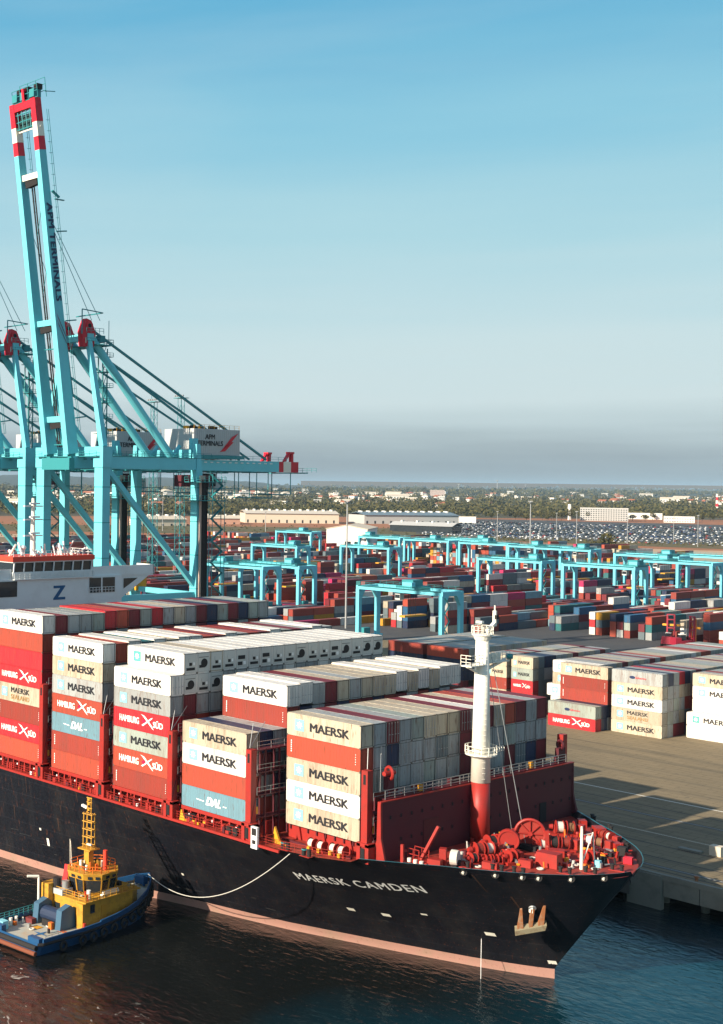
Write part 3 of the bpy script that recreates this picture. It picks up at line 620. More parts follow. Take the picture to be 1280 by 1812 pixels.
def vent(px, py, s=1.0, m_='red'):
    p = at(px, py, DZ); b = MB(); p = Vector((p.x, p.y, DZ)); b.tube(p, p+Vector((0, 0, 1.1*s)), 0.22*s, M_[m_], 10); b.tube(p+Vector((0, 0, .95*s)), p+Vector((0, 0, 1.3*s)), 0.42*s, M_[m_], 12, .3*s); sp_(b, 'ventilator')
def deckbox(px, py, d, m_='red', name='deck_locker', rz=0.2):
    p = at(px, py, DZ); b = MB(); c, s_ = math.cos(rz), math.sin(rz); X = Vector((c, s_, 0)); b.beam(Vector((p.x, p.y, DZ))+X*(-d[0]/2)+Vector((0, 0, d[2]/2)), Vector((p.x, p.y, DZ))+X*(d[0]/2)+Vector((0, 0, d[2]/2)), d[1], d[2], M_[m_], (-s_, c, 0)); sp_(b, name)
winch(855, 1518, 1.2, .95, 2); winch(878, 1506, 1.2, 1.0, 2); winch(838, 1530, 1.2, .7, 1); winch(990, 1505, 0.75, .9, 2); winch(870, 1530, 1.0, .6, 2, False); winch(960, 1505, .9, .7, 1); winch(1015, 1500, .6, .7, 1, False); winch(900, 1520, 1.3, .6, 2)
winch(1000, 1478, 0.75, .9, 2); winch(1052, 1502, 0.3, .8, 2); winch(1075, 1490, -0.3, .7, 2); winch(1040, 1528, 1.2, .8, 1, False); winch(905, 1528, 1.3, .8, 1, False)
# the great windlass wheel, standing on edge
q = at(938, 1503, DZ); b = MB(); ax = Vector((0.55, -0.83, 0)); c = Vector((q.x, q.y, DZ+2.0)); sd = Vector((0.83, 0.55, 0))
b.tube(c-ax*.35, c-ax*.15, 1.7, mat('wheel inner red', (0.30, 0.03, 0.02), .6), 26); b.ring(c, ax, 1.78, 0.2, M_['red'], 30, 8); b.tube(c-ax*.4, c+ax*.25, 0.3, M_['red'], 12)
for j in range(8): a = j*math.pi/4; dd = sd*math.cos(a)+Vector((0, 0, 1))*math.sin(a); b.beam(c+dd*.2, c+dd*1.7, .16, .12, M_['red'], ax)
b.beam(c+sd*2.1-Vector((0, 0, 2)), c+sd*2.0+Vector((0, 0, .6)), .5, .9, M_['red'], sd); b.beam(c-sd*2.1-Vector((0, 0, 2)), c-sd*2.0+Vector((0, 0, .4)), .5, .9, M_['red'], sd)
b.box((c.x-1.3, c.y-.9, DZ), (c.x+1.4, c.y+.5, DZ+.7), M_['black'])
sp_(b, 'windlass_wheel')
q = at(900, 1510, DZ); b = MB(); c = Vector((q.x, q.y, DZ+1.7)); b.tube(c-ax*.3, c+ax*.3, 1.35, M_['red'], 22); b.ring(c+ax*.3, ax, 1.2, .14, M_['red'], 22, 6); b.box((c.x-.7, c.y-.7, DZ), (c.x+.7, c.y+.7, DZ+1.2), M_['wallred']); sp_(b, 'windlass_wheel')
# anchor chain running to its hawse pipe
b = MB(); a0 = at(884, 1474, DZ+1.8); a1 = at(918, 1531, DZ+.3); n = 26
for j in range(n):
    t0, t1 = j/n, (j+.8)/n; u0 = a0.lerp(a1, t0); u1 = a0.lerp(a1, t1); b.beam(u0, u1, .34 if j % 2 else .16, .16 if j % 2 else .34, M_['steel'] if j % 5 else M_['yellow'], sd)
sp_(b, 'anchor_chain')
b = MB(); a0 = at(1004, 1480, DZ+1.4); a1 = at(1090, 1512, DZ+.3)
for j in range(n): u0 = a0.lerp(a1, j/n); u1 = a0.lerp(a1, (j+.8)/n); b.beam(u0, u1, .3 if j % 2 else .14, .14 if j % 2 else .3, M_['wallred'], sd)
sp_(b, 'anchor_chain')
deckbox(972, 1533, (2.6, 1.6, 1.7), name='winch_housing', rz=.15); deckbox(985, 1519, (1.8, 1.4, 1.1), rz=.6); deckbox(1090, 1506, (1.6, 1.1, 1.1), rz=-.5); deckbox(930, 1534, (1.5, 1.0, .9), rz=.3); deckbox(868, 1537, (1.8, .9, .8), rz=.3); deckbox(1060, 1478, (1.8, 1.3, 1.1), rz=-.7)
deckbox(1030, 1462, (1.5, 1.0, .9), rz=-.8); deckbox(1112, 1528, (1.0, .8, .8), 'crred', rz=.3); deckbox(1102, 1518, (1.1, .9, 1.4), 'rubber', rz=.2); deckbox(1058, 1534, (.7, .6, .8), 'emblem', rz=.1); deckbox(1068, 1529, (.6, .6, .9), 'rubber', rz=.1)
for x, y in ((920, 1520), (950, 1525), (1007, 1522), (895, 1492), (1022, 1483), (970, 1508), (830, 1522)): vent(x, y, R.uniform(.6, 1.0), R.choice(['red', 'yellow', 'red']))
for x, y in ((880, 1541), (918, 1546), (1000, 1546), (1045, 1546), (1092, 1541), (1080, 1470), (1108, 1500), (1050, 1452), (820, 1535)): bollards(x, y, .3 if y > 1500 else -.8, .9)
for j in range(210):
    px = R.uniform(815, 1108); lo = 1540-(max(0, px-1060))*.3; hi = 1462+(max(0, px-1010))*.42; py = R.uniform(hi+6, lo)
    p = at(px, py, DZ); b = MB(); c_ = R.choice(['red', 'red', 'yellow', 'rubber', 'red', 'rubber', 'rope', 'wallred', 'wallred', 'orange', 'steel', 'red'])
    k = R.random()
    if k < .35: b.tube((p.x, p.y, DZ), (p.x+R.uniform(-.2, .2), p.y, DZ+R.uniform(.5, 1.3)), R.uniform(.08, .2), M_[c_], 8)
    elif k < .6: b.cbox((p.x, p.y, DZ+.2), (R.uniform(.3, 1.1), R.uniform(.2, .6), R.uniform(.3, .8)), M_[c_])
    elif k < .8: a = R.uniform(0, 3); b.tube((p.x, p.y, DZ+.3), (p.x+math.cos(a)*R.uniform(.6, 1.6), p.y+math.sin(a), DZ+.35), .09, M_[c_], 6)
    else: b.ring((p.x, p.y, DZ+.12), (0, 0, 1), .35, .1, M_['rope'], 14, 5)
    sp_(b, ['deck_pipe', 'deck_locker', 'hose', 'rope_coil'][0 if k < .35 else 1 if k < .6 else 2 if k < .8 else 3])
for s_ in range(15):      # gunwale lights and chocks as pale fittings just under the rail
    px = [795, 862, 913, 940, 1012, 1078, 965][s_ % 7]
b = MB()
for px, py in ((795, 1551), (863, 1553), (913, 1556), (952, 1555), (1012, 1556), (1078, 1552)):
    q = at(px, py, 15.2); y = YC-half(min(q.x, 23), 15.2); b.ring((q.x, y-.02, 15.3), (.4, -1, 0), .38, .13, M_['rubber'], 14, 6, ); b.tube((q.x, y, 15.3), (q.x+.05, y-.25, 15.15), .16, M_['mast'], 8)
sp_(b, 'fairlead')
# boarding platform and davit left of the mast
q = at(742, 1528, DZ); b = MB(); b.box((q.x-1.6, q.y-.4, DZ), (q.x+1.4, q.y+1.2, DZ+.35), M_['red']); b.rail([(q.x-1.5, q.y+1.1, DZ+.35), (q.x+.6, q.y+1.1, DZ+.35)], 1.3, red, .7, .06); b.rail([(q.x-1.5, q.y-.3, DZ+.35), (q.x+.2, q.y-.3, DZ+.35)], 1.3, red, .7, .06)
b.beam((q.x-.2, q.y+.6, DZ+.3), (q.x+1.6, q.y+1.6, DZ+4.6), .35, .35, red)
for k in range(3): b.tube((q.x-1+k*.9, q.y-.6, DZ+.1), (q.x-1+k*.9, q.y-.6, DZ+.55), .25, M_['mast'], 10)
sp_(b, 'davit')
q = at(784, 1530, DZ); deckbox(784, 1530, (.8, 1.0, 2.0), name='roller_post', rz=.5); deckbox(770, 1533, (1.6, 1.0, .9), name='roller_post', rz=.3)
b = MB(); q = at(805, 1533, DZ); b.tube((q.x-.5, q.y, DZ+1.0), (q.x+.3, q.y+.3, DZ+1.0), .95, M_['rope'], 18); b.cbox((q.x, q.y, DZ+.3), (1, .8, .5), M_['black']); sp_(b, 'rope_reel')
deckbox(712, 1526, (.35, .35, 2.2), name='roller_post'); vent(716, 1517, .8)
# mooring deck beside the first bay (under the near stack)
def wz(x, y, s, nm='rope_reel'):
    b = MB(); b.cbox((x, y, DZ+.3), (1.1*s, .9*s, .6), M_['red'])
    for q in (-.5, .5): b.tube((x+q*s, y, DZ+.95*s), (x+q*s+.08, y, DZ+.95*s), .8*s, M_['red'], 16)
    b.tube((x-.45*s, y, DZ+.95*s), (x+.45*s, y, DZ+.95*s), .62*s, M_['rope'], 16); b.cbox((x, y-.6, DZ+.3), (.4, .4, .5), M_['yellow']); sp_(b, nm)
for x in (-6.2, -4.6, -3.0, -1.6): wz(x, -1.6 if x < -4 else -1.2, .85, 'mooring_reel')
for x in (-10.6, -6.4, -2.0): b = MB(); b.prism([(x-.5, 15.1), (x+.5, 15.1), (x+.12, 16.8), (x-.12, 16.8)], 0.6, 0.9, red, 'y'); sp_(b, 'stanchion')
for x, y in ((-8.6, -4.4), (-4.9, -4.6)):
    b = MB(); b.box((x-.4, y-.4, 15.09), (x+1.2, y+.4, 15.16), red); b.tube((x, y, 15.1), (x, y, 16.0), .25, M_['rubber'], 10); b.tube((x+.8, y+.1, 15.1), (x+.8, y+.1, 16.0), .25, M_['rubber'], 10); b.ring((x+.1, y, 15.9), (0, 0, 1), .3, .08, M_['teal'], 10, 5); sp_(b, 'bollard_pair')
b = MB(); b.prism([(-11.6, 15.1), (-9.2, 15.1), (-10.4, 15.5), (-11.2, 17.2)], -3.2, -2.9, M_['yellow'], 'y'); sp_(b, 'yellow_bracket')
b = MB(); b.prism([(-27.2, 15.1), (-25, 15.1), (-26.2, 15.5), (-26.9, 16.6)], -5.0, -4.8, M_['yellow'], 'y'); sp_(b, 'yellow_bracket')
b = MB(); b.box((-11.8, -1.2, 15.1), (-.3, -.9, 15.35), M_['wallred']); sp_(b, 'coaming_step')
b = MB(); b.box((-12.6, -6.05, 14.6), (-11.5, -5.7, 17.4), M_['white']); b.box((-12.45, -6.08, 16.3), (-11.65, -6.04, 17.2), M_['rubber']); b.box((-12.35, -6.08, 15.2), (-11.75, -6.04, 15.7), M_['rubber']); sp_(b, 'gangway_sign')
# ---- anchor, name, hull marks
def hit_hull(px, py):
    d = ray(px, py); lo, hi = 60.0, 400.0; t = 90.0
    prev = None
    while t < 260:
        p = CAM+d*t
        if p.z < 17 and p.y > YC-half(p.x, p.z): lo, hi = t-0.5, t; break
        t += 0.5
    for _ in range(20):
        m_ = (lo+hi)/2; p = CAM+d*m_
        if p.y > YC-half(p.x, p.z): hi = m_
        else: lo = m_
    return CAM+d*hi
def onhull(x, z, off=0.05): return Vector((x, YC-half(x, z)-off, z))
p0 = hit_hull(524, 1549); p1 = hit_hull(752, 1574)
me = textmesh('MAERSK CAMDEN', 1.0, M_['whiteletter'], 0.016, 1.0, 0, 1.15, 0.0)
xs_ = [v.co.x for v in me.vertices]; ys_ = [v.co.y for v in me.vertices]; xa, xb, ya, yb = min(xs_), max(xs_), min(ys_), max(ys_)
for v in me.vertices:
    u = (v.co.x-xa)/(xb-xa); w = (v.co.y-ya)/(yb-ya)-0.5
    v.co = onhull(p0.x+(p1.x-p0.x)*u, p0.z+(p1.z-p0.z)*u+w*1.15, 0.06+v.co.z)
o = ob('name_lettering', me, ship); o.location = (40, -YC, 0)
c0 = hit_hull(940, 1612); b = MB()
e1 = (onhull(c0.x+.8, c0.z)-onhull(c0.x-.8, c0.z)).normalized(); e2 = (onhull(c0.x, c0.z+.8)-onhull(c0.x, c0.z-.8)).normalized(); en = e1.cross(e2); en = en if en.y < 0 else -en
def hp(u, v, w): 
    return c0+e1*(u*.98)+Vector((0, 0, .26*u))+Vector((.10, 0, .95))*v+en*(w+.12*(v+2))
rm = M_['rustmetal']
b.tube(hp(0, .9, .1), hp(0, .9, .35), 1.25, M_['black'], 18); b.build('recess', None).parent = ship; ship.children[-1].location = (40, -YC, 0)
b = MB()
b.hexa([hp(-1.75, -1.9, .35), hp(1.75, -1.9, .35), hp(1.75, -1.9, 1.2), hp(-1.75, -1.9, 1.2), hp(-1.85, -1.2, .35), hp(1.85, -1.2, .35), hp(1.85, -1.2, 1.2), hp(-1.85, -1.2, 1.2)], mat('pale anchor crown', (.22, .19, .12), .8, 0, .8, (.14, .07, .03), 1.8))
for s_ in (-1, 1): b.hexa([hp(s_*1.55, -1.2, .4), hp(s_*.85, -1.2, .4), hp(s_*.85, -1.2, 1.0), hp(s_*1.55, -1.2, 1.0), hp(s_*1.5, 1.4, .5), hp(s_*1.25, 1.4, .5), hp(s_*1.25, 1.4, .7), hp(s_*1.5, 1.4, .7)], rm)
b.beam(hp(0, -1.4, .7), hp(0, 1.0, .5), .5, .4, rm, en); b.ring(hp(0, 1.1, .5), en, .35, .12, M_['steel'], 14, 6); b.cbox(tuple(hp(-.1, .9, .5)), (.5, .3, .7), M_['mast'])
sp_(b, 'anchor')
b = MB()
for px, py, w_, h_ in ((622, 1609, .9, .45), (684, 1619, 1.0, .45), (751, 1618, .7, .25), (868, 1653, 1.1, .5), (324, 1547, .35, .35), (86, 1490, .5, 1.2), (72, 1467, .4, .35), (978, 1703, .8, .5)):
    p = hit_hull(px, py); b.face([onhull(p.x-w_/2, p.z-h_/2), onhull(p.x+w_/2, p.z-h_/2), onhull(p.x+w_/2, p.z+h_/2), onhull(p.x-w_/2, p.z+h_/2)], M_['mast'])
sp_(b, 'hull_mark')
b = MB(); rs = mat('rust run on hull', (.05, .022, .012), .7); SR = random.Random(4)
for k in range(26):
    x = SR.uniform(-70, 17); z1 = SR.choice([15.0, 15.0, 9.5, 12, 3.2]); w_ = SR.uniform(.06, .22); h_ = SR.uniform(.6, 3.2)
    if x > xstem(z1-h_)-2: continue
    b.face([onhull(x, z1-h_, .03), onhull(x+w_*.4, z1-h_, .03), onhull(x+w_, z1, .03), onhull(x, z1, .03)], rs)
for k in range(14):
    x = SR.uniform(-70, 6); z1 = SR.uniform(2, 6); w_ = SR.uniform(1, 4); sc = mat('pale scuff on hull', (.035, .035, .036), .7); b.face([onhull(x, z1, .025), onhull(x+w_, z1+SR.uniform(-.2, .2), .025), onhull(x+w_, z1+.12, .025), onhull(x, z1+.1, .025)], sc)
sp_(b, 'hull_stain')
# thin jet of cooling water from the side
b = MB(); p = hit_hull(853, 1661); pts = [p+Vector((0, -.1, 0))]
for j in range(1, 9): t = j/8; pts.append(Vector((p.x+.9*t, p.y-.1-1.3*t, p.z*(1-t*t))))
b.path(pts, .035, mat('white spray', (.8, .8, .78), .6), 5); tag(b.build('water_jet', None), 'thin white jet of water falling from the hull below the anchor', 'water jet')
# ---- deckhouse
dh = empty('deckhouse', (-90, YC, 0), None, None); dh.parent = ship; dh.location = (-90+40, 0, 0)
def dp(b, name, parent=dh):
    o = b.build(name, parent); o.location = (90, -YC, 0); return o
wt = M_['white']; b = MB(); b.box((-99, 4.4, 15.1), (-90, 37.0, 43.3), wt)
b.box((-97, YC-9.2, 43.3), (-90.1, YC+9.2, 44.6), wt); b.box((-96.8, YC-9.0, 44.6), (-90.35, YC+9.0, 46.3), M_['window'])
for k in range(9): y = YC-9.0+k*2.25; b.beam((-90.25, y, 44.5), (-90.05, y+.05, 46.4), .22, .2, wt)
b.box((-97.1, YC-9.3, 46.3), (-90.0, YC+9.3, 46.5), wt)
dp(b, 'wall')
b = MB(); b.box((-97.3, YC-9.5, 46.5), (-89.8, YC+9.5, 47.4), M_['stripe']); dp(b, 'roof_band')
for sg in (-1, 1):
    b = MB(); ye = YC+sg*25.0; yi = YC+sg*9.3
    b.box((-95.5, min(yi, ye), 43.0), (-90.6, max(yi, ye), 43.3), wt); b.box((-90.8, min(yi, ye), 43.3), (-90.5, max(yi, ye), 45.1), wt); b.box((-95.5, min(yi, ye), 43.3), (-95.2, max(yi, ye), 44.5), wt)
    b.box((-95.5, ye-.15, 43.3), (-90.5, ye+.15, 45.1), wt)
    y2 = YC+sg*16.4
    b.prism([(y2, 38.5), (y2, 43.0), (y2+sg*7.5, 43.0)] if sg > 0 else [(y2, 43.0), (y2, 38.5), (y2+sg*7.5, 43.0)], -92.8, -90.7, wt, 'x')
    b.box((-90.45, YC+sg*9.5, 43.3), (-90.3, YC+sg*9.6, 44.4), wt)
    b.face([(-90.65, y2+sg*1.0, 42.6), (-90.65, y2+sg*4.6, 42.6), (-90.65, y2+sg*1.0, 40.6)][::sg], M_['window']); dp(b, 'bridge_wing')
b = MB(); b.box((-89.99, 29.0, 40.2), (-89.9, 35.2, 43.0), M_['window']); b.rail([(-89.85, 29, 40.2), (-89.85, 35.2, 40.2)], 1.0, wt, .7, .05); b.box((-89.95, 31.8, 40.2), (-89.86, 32.1, 43.0), wt); dp(b, 'balcony'); b = MB(); b.box((-89.99, 6.2, 40.2), (-89.9, 12.2, 43.0), M_['window']); dp(b, 'balcony')
b = MB(); b.rail([(-89.6, YC-9.2, 43.35), (-89.6, YC+9.2, 43.35)], 1.1, wt, 1.1, .05, 3); b.box((-90, YC-9.3, 43.2), (-89.5, YC+9.3, 43.36), wt); b.rail([(-90, YC-9.2, 47.4), (-90, YC+9.2, 47.4), (-97, YC+9.2, 47.4)], 1.0, wt, 1.2, .05)
for j in range(16):
    y = YC-8+j*1.1; hgt = R.uniform(.8, 2.6); b.tube((-93+R.uniform(-2, 2), y, 47.4), (-93+R.uniform(-2, 2), y, 47.4+hgt), R.uniform(.08, .3), wt if j % 4 else M_['mast'], 8)
for y in (YC-5, YC+3.4): b.tube((-93, y, 47.4), (-93, y, 48.6), .4, wt, 12); b.ring((-93, y, 48.9), (0, 0, 1), .25, .4, wt, 12, 8)
b.tube((-94, YC-2, 47.4), (-94, YC-2, 58), .55, M_['mast'], 12, .3)
for z in (51, 54, 56.5): b.cbox((-94, YC-2, z), (.5, 4.2, .25), wt); b.cbox((-93.5, YC-2, z+.5), (.5, 2.2, .3), wt)
dp(b, 'roof_gear')
me = textmesh('Z', 3.6, mat('dark blue letter', (.01, .09, .22), .5), .045, 1.15); me.transform(Matrix.Rotation(rad(90), 4, 'X')); me.transform(Matrix.Rotation(rad(90), 4, 'Z'))
o = ob('letter', me, dh); q = ray(105, 1050); t = (-89.97-CAM.x)/q.x; q = CAM+q*t; o.location = (q.x+90, q.y-YC, q.z)
# rescue boat bay on the near side
b = MB(); b.tube((-95, 4.3, 40.5), (-89.9, 4.3, 40.5), 2.6, wt, 20); b.tube((-89.88, 4.3, 40.5), (-89.8, 4.3, 40.5), 2.2, M_['mast'], 18)
for j in range(6): b.cbox((-92, -1-j*.7, 38.2+(j % 3)*.8), (3, .5, .5), M_['orange'] if j % 2 else M_['mast'])
dp(b, 'boat_bay')

# ------------------------------------------------------------------ containers
CL, CW, CH = 12.19, 2.44, 2.86
def container_mesh(L, nper):
    b = MB(); P = CP['white']; hl = L/2; hw = CW/2
    b.box((-hl, -hw, 0), (hl, -hw+.08, .16), P); b.box((-hl, hw-.08, 0), (hl, hw, .16), P); b.box((-hl, -hw, CH-.11), (hl, -hw+.07, CH), P); b.box((-hl, hw-.07, CH-.11), (hl, hw, CH), P)
    for sx in (-1, 1):
        for sy in (-1, 1): b.box((sx*hl-sx*.16, sy*hw-sy*.13, .161), (sx*(hl+.005), sy*(hw+.005), CH-.112), P)
        b.box((sx*hl-sx*.08, -hw+.08, 0), (sx*hl, hw-.08, .14), P); b.box((sx*hl-sx*.08, -hw+.07, CH-.11), (sx*hl, hw-.07, CH), P)
    b.box((-hl+.08, -hw+.08, .05), (hl-.08, hw-.08, .1), M_['black'])
    i = b.mi(P)
    for sy in (-1, 1):
        xs = []; d = (L-.32)/nper
        for k in range(nper):
            x = -hl+.16+k*d; xs += [(x, .02), (x+d*.32, .02), (x+d*.5, .06), (x+d*.82, .06)]
        xs.append((hl-.16, .02)); k0 = len(b.v)
        for x, o_ in xs: b.v += [(x, sy*(hw-o_), .16), (x, sy*(hw-o_), CH-.11)]
        for q in range(len(xs)-1):
            f = (k0+2*q, k0+2*q+2, k0+2*q+3, k0+2*q+1); b.f.append(f if sy < 0 else f[::-1]); b.m.append(i)
    xs = []; n2 = max(4, nper//2); d = (L-.16)/n2
    for k in range(n2): x = -hl+.08+k*d; xs += [(x, .03), (x+d*.6, .03), (x+d*.7, .012), (x+d*.9, .012)]
    xs.append((hl-.08, .03)); k0 = len(b.v)
    for x, o_ in xs: b.v += [(x, -hw+.07, CH-o_), (x, hw-.07, CH-o_)]
    for q in range(len(xs)-1): b.f.append((k0+2*q, k0+2*q+2, k0+2*q+3, k0+2*q+1)); b.m.append(i)
    for sx in (-1, 1):          # ribbed end walls
        ys = []; n3 = 7; d = (CW-.26)/n3
        for k in range(n3): y = -hw+.13+k*d; ys += [(y, .02), (y+d*.5, .02), (y+d*.62, .055), (y+d*.88, .055)]
        ys.append((hw-.13, .02)); k0 = len(b.v)
        for y, o_ in ys: b.v += [(sx*(hl-o_), y, .14), (sx*(hl-o_), y, CH-.11)]
        for q in range(len(ys)-1):
            f = (k0+2*q, k0+2*q+2, k0+2*q+3, k0+2*q+1); b.f.append(f if sx > 0 else f[::-1]); b.m.append(i)
        for sy in (-1, 1): b.box((sx*(hl-.03), sy*(hw-.19), .14), (sx*(hl-.001), sy*(hw-.13), CH-.11), M_['black'])
        b.box((sx*(hl-.03), -hw+.19, CH-.17), (sx*(hl-.001), hw-.19, CH-.11), M_['black']); b.box((sx*(hl-.03), -hw+.19, .14), (sx*(hl-.001), hw-.19, .19), M_['black'])
        for sy in (-1, 1):
            for z in (.0, CH-.12): b.box((sx*hl-sx*.17, sy*hw-sy*.16, z), (sx*(hl+.012), sy*(hw+.012), z+.118), mat('corner casting', (.12, .10, .08), .6))
    return b.mesh('container')
CM40 = container_mesh(CL, 26); CM20 = container_mesh(6.06, 13)
def door_mesh(w):
    b = MB(); P = CP['white']; b.box((0, -.56, -1.28), (.045, .56, 1.28), P)
    for z in (-.85, -.28, .28, .85): b.box((.045, -.5, z-.2), (.055, .5, z+.2), P)
    for y in (-.28, .26): b.tube((.09, y, -1.27), (.09, y, 1.27), .028, M_['steel'], 5); b.cbox((.1, y+.1, -.25), (.04, .3, .07), M_['steel'])
    return b.mesh('door')
DOOR = door_mesh(1)
def reefer_mesh(v):
    b = MB(); g = mat('reefer unit grey', (.50, .50, .46), .5); dk = M_['rubber']
    b.box((0, -1.05, -1.27), (.05, 1.05, 1.27), g)
    if v == 0:
        b.tube((.05, 0, .45), (.09, 0, .45), .42, g, 16); b.box((.05, -.25, -.35), (.09, .25, .1), dk); b.box((.05, -.8, -1.0), (.09, .8, -.62), dk); b.box((.05, .45, -.3), (.10, .75, .1), M_['whiteletter'])
    elif v == 1:
        b.tube((.05, .1, -.1), (.10, .1, -.1), .62, dk, 16); b.box((.05, -.85, -.75), (.09, .2, -.35), dk); b.box((.05, -.9, .7), (.09, .9, .76), dk)
    else:
        b.box((.05, -.75, -.1), (.09, .65, .45), dk); b.box((.05, -.8, -.95), (.09, .1, -.45), dk); b.box((.05, .3, -.9), (.09, .8, -.4), M_['whiteletter'])
    return b.mesh('refrigeration_unit')
REEF = [reefer_mesh(v) for v in range(3)]
def fit(me, w, h, cx=0.0, cz=0.0):
    xs = [v.co.x for v in me.vertices]; ys = [v.co.y for v in me.vertices]; x0, x1, y0, y1 = min(xs), max(xs), min(ys), max(ys)
    for v in me.vertices: v.co.x = (v.co.x-(x0+x1)/2)/(x1-x0)*w; v.co.y = (v.co.y-(y0+y1)/2)/(y1-y0)*h
    me.transform(Matrix.Rotation(rad(90), 4, 'X')); me.transform(Matrix.Translation((cx, -CW/2-.02, cz))); return me
def poly_mesh(polys):
    b = MB()
    for pts, mt in polys: b.prism(pts, -.0, .012, mt, 'y')
    me = b.mesh('mark'); me.transform(Matrix.Translation((0, -CW/2-.025, 0))); return me
I4 = Matrix.Identity(4)
LET = {'M': fit(textmesh('MAERSK', 1, M_['blackletter'], .03), 6.5, 1.12, 1.05, CH/2),
       'Mtan': fit(textmesh('MAERSK', 1, M_['blackletter'], .02), 5.0, .85, .3, CH/2+.5),
       'SEA': fit(textmesh('SEALAND', 1, M_['tanletter'], .02), 5.0, .75, .3, CH/2-.62),
       'HAM': fit(textmesh('HAMBURG', 1, M_['whiteletter'], .035), 4.3, .95, -2.6, CH/2),
       'SUD': fit(textmesh('SÜD', 1, M_['whiteletter'], .035), 2.1, 1.05, 3.6, CH/2),
       'DAL': fit(textmesh('DAL', 1, M_['whiteletter'], .06, 1, .35), 2.9, 1.15, .1, CH/2),
       'SAF': fit(textmesh('Safmarine', 1, mat('faded red lettering', (.55, .08, .09), .5), .02), 2.6, .5, .9, CH/2)}
LM = {'M': LET['M'], 'MS': joinmesh('l', [(LET['Mtan'], I4), (LET['SEA'], I4)]),
      'HS': joinmesh('l', [(LET['HAM'], I4), (LET['SUD'], I4), (poly_mesh([([(.1, .95), (.45, .85), (2.3, 2.05), (2.5, 2.3), (2.1, 2.15)][::-1], M_['whiteletter']), ([(-.1, 2.5), (.3, 2.3), (2.4, .7), (2.75, .55), (2.2, 1.2), (.8, 2.3)], M_['whiteletter']), ([(.2, 1.5), (.65, 1.15), (1.1, 1.5), (.65, 1.85)], mat('emblem magenta', (.4, .01, .06), .5))]), I4)]),
      'DAL': joinmesh('l', [(LET['DAL'], I4), (poly_mesh([([(-3.2, 1.3), (-1.7, 1.2), (-1.7, 1.32), (-3.2, 1.42)], M_['whiteletter']), ([(1.9, 1.15), (2.6, 1.15), (2.6, 1.27), (1.9, 1.27)], M_['whiteletter'])]), I4)]),
      'SAF': joinmesh('l', [(LET['SAF'], I4), (poly_mesh([([(math.cos(t*.524)*.7-1.1, 1.43+math.sin(t*.524)*.35) for t in range(12)], M_['navyletter'])]), I4)]),
      'HSA': poly_mesh([([(1.2, 1.2), (1.6, 1.0), (2.3, 1.7), (1.7, 1.9)], mat('emblem pink', (.55, .02, .1), .5)), ([(-3.5, 1.35), (.8, 1.35), (.8, 1.45), (-3.5, 1.45)], mat('faint grey lettering', (.5, .47, .42), .6))]),
      'code': poly_mesh([([(-5.4, .75+q*.27), (-5.22, .75+q*.27), (-5.22, .92+q*.27), (-5.4, .92+q*.27)], M_['whiteletter']) for q in range(6)]+[([(5.3, .8+q*.3), (5.42, .8+q*.3), (5.42, .9+q*.3), (5.3, .9+q*.3)], M_['whiteletter']) for q in range(5)])}
def emblem_mesh(mt):
    star = []
    for t in range(14):
        a = math.pi/2+t*math.pi/7; r = .52 if t % 2 == 0 else .27; star.append((-3.95+r*math.cos(a), 1.45+r*math.sin(a)))
    b = MB(); b.prism([(-4.72, .72), (-3.18, .72), (-3.18, 2.18), (-4.72, 2.18)], 0, .012, mt, 'y')
    b.prism(star, -.012, -.002, M_['star'], 'y')
    me = b.mesh('emblem'); me.transform(Matrix.Translation((0, -CW/2-.03, 0))); return me
EM = emblem_mesh(M_['emblem']); EMG = emblem_mesh(M_['greenemblem'])
SPECS = []
def spec(x, y, z, col, label, group, rz=0, L=40, mark=None, end='plain', top=True, side=False, endv=False, force=False, em=None, reef=False):
    SPECS.append(dict(x=x, y=y, z=z, col=col, label=label, group=group, rz=rz, L=L, mark=mark, end=end, top=top, side=side, endv=endv, force=force, em=em, reef=reef))
def area(s):
    c, sn = math.cos(s['rz']), math.sin(s['rz']); hl = (CL if s['L'] == 40 else 6.06)/2; hw = CW/2
    def P(u, v, w): return pix((s['x']+u*c-v*sn, s['y']+u*sn+v*c, s['z']+w))
    def A(q): return abs(sum(q[i][0]*q[(i+1) % 4][1]-q[(i+1) % 4][0]*q[i][1] for i in range(4)))/2
    a = 0
    if s['top']: a += A([P(-hl, -hw, CH), P(hl, -hw, CH), P(hl, hw, CH), P(-hl, hw, CH)])
    if s['rz'] == 0:
        if s['side']: a += A([P(-hl, -hw, 0), P(hl, -hw, 0), P(hl, -hw, CH), P(-hl, -hw, CH)])
        if s['endv']: a += A([P(hl, -hw, 0), P(hl, hw, 0), P(hl, hw, CH), P(hl, -hw, CH)])
    else:
        if s['side']: a += A([P(hl, -hw, 0), P(hl, hw, 0), P(hl, hw, CH), P(hl, -hw, CH)])
        if s['endv']: a += A([P(-hl, hw, 0), P(hl, hw, 0), P(hl, hw, CH), P(-hl, hw, CH)])
    q = pix((s['x'], s['y'], s['z']+1.4))
    if q[0] < -25 or q[0] > 1305 or q[1] > 1830: a *= 0.02
    return a
